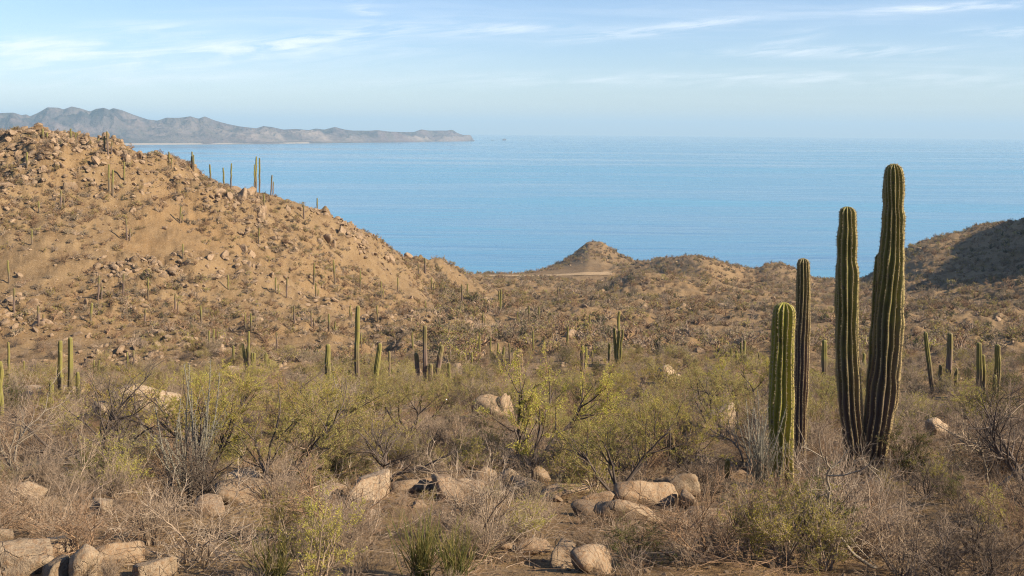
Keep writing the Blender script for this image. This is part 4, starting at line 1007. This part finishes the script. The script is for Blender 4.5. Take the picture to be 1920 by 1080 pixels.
# ------------------------------------------------------------------ the scrub between them
rng = np.random.default_rng(5)
OPEN = []
for (px, py, r) in [(790, 975, 1.25), (700, 985, 0.9), (860, 985, 0.7), (640, 965, 0.5), (1760, 1000, 1.0), (1850, 1015, 0.6), (1640, 1010, 0.45), (1150, 1010, 0.4), (1080, 930, 0.6), (470, 960, 0.35)]:
    L = hit(px, py); OPEN.append((L.x, L.y, r))
def blocked(x, y, pad=0.0):
    for (a, b, r) in OCC:
        if (x - a)**2 + (y - b)**2 < (r + pad)**2: return True
    for (a, b, r) in OPEN:
        if (x - a)**2 + (y - b)**2 < r * r: return True
    return False
def samples(n, d0, d1, lo=-60, hi=1980):
    d = np.sqrt(rng.uniform(d0 * d0, d1 * d1, n)); px = rng.uniform(lo, hi, n)
    return (px - PPX) / F * d, d, px
dry_pts, green_pts = [], []
for (n, d0, d1, s0, s1, gshare) in ((490, 8.6, 24, 0.36, 0.95, 0.2), (700, 24, 58, 0.55, 1.05, 0.32), (900, 58, 104, 0.5, 1.05, 0.32)):
    X, Y, PX = samples(n, d0, d1)
    for x, y, px in zip(X, Y, PX):
        if blocked(x, y, 0.12): continue
        low = any(abs((x / y - lx / ly) * y) < lw and ly - ll < y < ly for (lx, ly, lw, ll) in LOW)
        if y < 24 and float(vnoise(np.array([x / 1.7]), np.array([y / 1.7]), 66)[0]) < -0.22: continue
        leafy = gshare * (1.5 if 260 < px < 1480 else 0.8)
        clump = float(vnoise(np.array([x / 9.0]), np.array([y / 9.0]), 60)[0]) * 1.1
        s = rng.uniform(s0, s1) if not low else rng.uniform(0.16, 0.3)
        if low and rng.uniform() < 0.5: continue
        (green_pts if rng.uniform() < leafy + clump * 0.6 else dry_pts).append((x, y, s, rng.uniform(0, 6.28)))
# hills: thinner on the left slope, thicker in the valley and on the far slopes
X1, Y1, P1 = samples(18000, 98, 250, -60, 900); X2, Y2, P2 = samples(11000, 100, 560, 780, 1980); X3, Y3, P3 = samples(1200, 100, 240, 880, 1980)
hill_pts = []
for x, y, px in zip(np.concatenate([X1, X2, X3]), np.concatenate([Y1, Y2, Y3]), np.concatenate([P1, P2, P3])):
    dn = float(vnoise(np.array([x / 22.0]), np.array([y / 22.0]), 61)[0])
    left = px < 820 - 0 and y < 260
    keep = 0.5 if left else (0.8 if px > 930 else 0.55)
    if 424 < y < 484 and 850 < px < 1150: continue
    if rng.uniform() < keep + dn * 1.3 and visible(x, y, 1.2):
        hill_pts.append((x, y, rng.uniform(0.4, 1.25) * (1.15 if not left else 0.72), rng.uniform(0, 6.28), left))
SHG, SHD = 'leafy shrubs in the scrub', 'leafless shrubs in the scrub'
dry_pts.sort(key=lambda p: -p[2] / p[1]); green_pts.sort(key=lambda p: -p[2] / p[1])
ND, NG = 290, 230
for (x, y, s, r) in dry_pts[:ND]:
    k = int(rng.integers(0, len(DRY))); z = float(ground_z(x, y))
    o = DRY[k].place((x, y, z - 0.03), s, r, (rng.normal(0, 0.08), rng.normal(0, 0.08)))
    note(o, ('dark' if k > 10 else 'brown' if k > 6 else 'grey') + ' leafless shrub', 'shrub', SHD, (x, y, z))
for (x, y, s, r) in green_pts[:NG]:
    k = int(rng.integers(0, len(GREEN))) if y < 26 else int(rng.choice([0, 1, 2, 3, 4, 5, 5, 3, 6, 7, 8])); z = float(ground_z(x, y))
    o = GREEN[k].place((x, y, z - 0.03), s * (1.0 if y < 24 else 1.25), r)
    note(o, GADJ[k] + ' shrub', 'shrub', SHG, (x, y, z))

# ------------------------------------------------------------------ what nobody could count
def scatter(name, meshes, P, rot, scl, idx, label):
    src = bpy.data.collections.new(name + '_sources')
    for i, me in enumerate(meshes):
        src.objects.link(bpy.data.objects.new('%s_source_%02d' % (name, i), me))
    me = bpy.data.meshes.new(name); P = np.asarray(P, np.float32)
    me.vertices.add(len(P)); me.vertices.foreach_set('co', P.ravel())
    a = me.attributes.new('rot', 'FLOAT_VECTOR', 'POINT'); a.data.foreach_set('vector', np.asarray(rot, np.float32).ravel())
    a = me.attributes.new('scl', 'FLOAT_VECTOR', 'POINT'); a.data.foreach_set('vector', np.asarray(scl, np.float32).ravel())
    a = me.attributes.new('idx', 'INT', 'POINT'); a.data.foreach_set('value', np.asarray(idx, np.int32))
    o = put(name, me, kind='stuff', label=label)
    g = bpy.data.node_groups.new(name + '_scatter', 'GeometryNodeTree')
    g.interface.new_socket('Geometry', in_out='INPUT', socket_type='NodeSocketGeometry')
    g.interface.new_socket('Geometry', in_out='OUTPUT', socket_type='NodeSocketGeometry')
    t = NT(g)
    gi = t('NodeGroupInput'); go = t('NodeGroupOutput')
    ci = t('GeometryNodeCollectionInfo'); ci.inputs['Collection'].default_value = src
    ci.inputs['Separate Children'].default_value = True; ci.inputs['Reset Children'].default_value = True
    at = lambda n, ty: next(s for s in t('GeometryNodeInputNamedAttribute', {'Name': n}, data_type=ty).outputs if s.name == 'Attribute' and s.enabled)
    iop = t('GeometryNodeInstanceOnPoints', {'Points': gi.outputs[0], 'Instance': ci.outputs[0], 'Pick Instance': True, 'Instance Index': at('idx', 'INT'),
            'Rotation': t('FunctionNodeEulerToRotation', {0: at('rot', 'FLOAT_VECTOR')}).outputs[0], 'Scale': at('scl', 'FLOAT_VECTOR')})
    t.l.new(iop.outputs[0], go.inputs[0])
    md = o.modifiers.new('scatter', 'NODES'); md.node_group = g
    return o
def scat_pts(name, meshes, pts, label, weights=None, sink=0.03, gain=1.0):
    P = np.array([(p[0], p[1], float(ground_z(p[0], p[1])) - sink) for p in pts])
    s = np.array([p[2] for p in pts])[:, None] * gain * np.ones((1, 3)); s[:, 2] *= rng.uniform(0.8, 1.1, len(s))
    rot = np.stack([np.zeros(len(P)), np.zeros(len(P)), [p[3] for p in pts]], -1)
    idx = rng.choice(len(meshes), len(P), p=weights)
    return scatter(name, meshes, P, rot, s, idx, label)
scat_pts('dry_brush', [k.merged() for k in DRY], dry_pts[ND:], 'tangle of grey and brown leafless brush filling the valley')
scat_pts('green_brush', [k.merged() for k in GREEN], green_pts[NG:], 'distant olive and yellow-green brush at the foot of the hills', gain=1.25)

def gen_far(seed, leaf, n, lean=0.7):
    g = gen_dry(seed, lean, 0.25, 9, 0.18, 0.03, 0.013)
    r = np.random.default_rng(seed); c, e = g['_tips']
    g['foliage'] = leaves(r, at_points(r, np.concatenate([c[:, :3], e]), n) + r.normal(0, 0.05, (n, 3)), leaf, 0.8) if n else None
    if not n: del g['foliage']
    return g
FAR = []
for i, (lf, n, bk) in enumerate([('leaf_olive', 260, 'twig_brown'), ('leaf_grey', 260, 'twig_grey'), ('leaf_yellow', 240, 'twig_grey'), ('leaf_green', 300, 'bark_dark'), ('leaf_dry', 120, 'twig_brown'), (None, 0, 'twig_grey'), (None, 0, 'twig_brown')]):
    for j in range(2):
        FAR.append(Kind('far_shrub', gen_far(800 + i * 3 + j, 0.085, n), {'branches': bk, 'twigs': bk, 'foliage': lf or 'leaf_dry'}).merged())
wL = np.repeat([0.16, 0.17, 0.07, 0.02, 0.13, 0.25, 0.20], 2) / 2
wR = np.repeat([0.20, 0.27, 0.06, 0.05, 0.12, 0.18, 0.12], 2) / 2
hl = [p for p in hill_pts if p[4]]; hr = [p for p in hill_pts if not p[4]]
scat_pts('hillside_brush', FAR, hl, 'small olive and grey bushes dotted over the left hillside', wL)
scat_pts('valley_brush', FAR, hr, 'low brush covering the far valley and the coastal hills', wR, gain=1.2)

# stones: loose rubble on the slopes and gravel underfoot
pts = []
X1, Y1, P1 = samples(30000, 94, 215, -40, 920); X2, Y2, P2 = samples(22000, 96, 540, 820, 1960)
X, Y, PX = np.concatenate([X1, X2]), np.concatenate([Y1, Y2]), np.concatenate([P1, P2])
rk = np.clip(fbm(X / 26, Y / 26, 3, 44) * 2.2 + 0.45, 0, 1)
for x, y, px, r in zip(X, Y, PX, rk):
    left = px < 900 and y < 300
    top = float(np.clip((ground_z(x, y) - (ZC - 13)) / 11, 0, 1)) if left else 0.0
    pr = (0.12 + 0.88 * r ** 1.5 + 0.45 * top) if left else 0.04 + 0.22 * r
    if 440 < y < 484 and 860 < px < 1150: continue
    if rng.uniform() < pr:
        big_ = rng.uniform() ** 4
        pts.append((x, y, (0.09 + (0.28 + 0.5 * r + 0.25 * top) * big_ + 0.05 * top) * (1.0 if left else 1.3), r))
def stones(name, pts, label, flat=0.8):
    P = np.array([(p[0], p[1], float(ground_z(p[0], p[1])) + 0.15 * p[2]) for p in pts]); n = len(P)
    s = np.array([p[2] for p in pts])[:, None] * rng.uniform(0.65, 1.35, (n, 3)); s[:, 2] *= flat
    rot = np.stack([rng.normal(0, 0.35, n), rng.normal(0, 0.35, n), rng.uniform(0, 6.28, n)], -1)
    scatter(name, SMALL, P, rot, s, rng.integers(0, len(SMALL), n), label)
stones('rubble', pts, 'loose tan rubble strewn over the hillsides')
pts = []
X, Y, PX = samples(5200, 8.5, 96, -40, 1960)
for x, y in zip(X, Y): pts.append((x, y, 0.02 + 0.16 * rng.uniform() ** 5 + 0.0012 * y, 0))
X, Y, PX = samples(6000, 8.5, 26, -40, 1960)
for x, y in zip(X, Y): pts.append((x, y, 0.012 + 0.04 * rng.uniform() ** 3, 0))
stones('gravel', pts, 'gravel and small stones on the foreground soil')

# fallen twigs and dry straw
def gen_litter(seed):
    r = np.random.default_rng(seed); n = 46
    st = r.uniform(-0.45, 0.45, (n, 3)); st[:, 2] = r.uniform(0.0, 0.05, n)
    d = r.normal(size=(n, 3)); d[:, 2] = np.abs(d[:, 2]) * 0.25
    return tubes(grow(r, st, d, r.uniform(0.08, 0.4, n), 4, 0.15, 0.0), 0.0032, 0.0015)
def gen_straw(seed):
    r = np.random.default_rng(seed); n = 60
    st = np.zeros((n, 3)); st[:, :2] = r.normal(0, 0.05, (n, 2))
    return tubes(grow(r, st, ring_dirs(r, n, 0.5, 0.25), r.uniform(0.08, 0.26, n), 4, 0.1, -0.03), 0.0022, 0.0009)
LIT = [mesh_quads('litter', *gen_litter(1000 + i), M['twig_grey' if i % 2 else 'twig_brown']) for i in range(4)] + [mesh_quads('straw', *gen_straw(1010 + i), M['twig_grey']) for i in range(3)] 
X, Y, PX = samples(2600, 8.6, 40, -40, 1960)
scat_pts('twig_litter', LIT, [(x, y, rng.uniform(0.6, 1.3), rng.uniform(0, 6.28)) for x, y in zip(X, Y)], 'fallen twigs and dry straw on the foreground soil', sink=0.0)

# ------------------------------------------------------------------ islets off the headland
for (px, w, h, lab) in ((945, 62, 15, 'larger bare rock islet off the distant headland'), (924, 34, 6, 'low bare rock islet nearest the distant headland')):
    d = float(sea_depth(np.array([263.2 - (PPY + (px - PPX) * math.tan(ROLL))]))[0]); u = (px - PPX) / F
    v, f = gen_rock(1200 + px, 4, 7, 0.10, 0.8)
    o = put('rock_islet', mesh_quads('rock_islet', v, f, M['mount']), label=lab, category='islet', group='rock islets off the headland')
    o.location = (u * d, d, -d * d / (2 * EARTH) + h * 0.1); o.scale = (w / 1.7, w / 2.2, h * 1.2)

# ------------------------------------------------------------------ labels that single each thing out
ORD = 'first second third fourth fifth sixth seventh eighth ninth tenth eleventh twelfth thirteenth fourteenth fifteenth sixteenth seventeenth eighteenth nineteenth twentieth'.split()
ORD += ['twenty-' + w for w in ORD[:9]] + ['thirtieth'] + ['thirty-' + w for w in ORD[:9]]
def where(px, py, d):
    if d < 12.5: b = 'along the bottom edge'
    elif d < 17: b = 'in the lower foreground brush'
    elif d < 24: b = 'level with the foreground boulders'
    elif d < 36: b = 'in the scrub behind the boulders'
    elif d < 60: b = 'in the middle scrub'
    elif d < 98: b = 'in the valley scrub'
    elif px < 900: b = 'at the crest of the left hill' if py < 345 else 'high on the left hill' if py < 430 else 'halfway up the left hill' if py < 540 else 'low on the left hill'
    else: b = 'on the far valley slopes'
    for lim, c in ((240, 'at far left'), (480, 'at left'), (800, 'left of centre'), (1100, 'at centre'), (1380, 'right of centre'), (1660, 'at right')):
        if px < lim: return b + ', ' + c
    return b + ', at far right'
cells = {}
for T in THINGS: cells.setdefault((T[1], where(T[3], T[4], T[5])), []).append(T)
for (ph, w), L in cells.items():
    L.sort(key=lambda T: T[3])
    for i, T in enumerate(L):
        T[0]['label'] = (ph + ' ' + w) if len(L) == 1 else '%s %s from left %s' % (ORD[min(i, len(ORD) - 1)], ph, w)
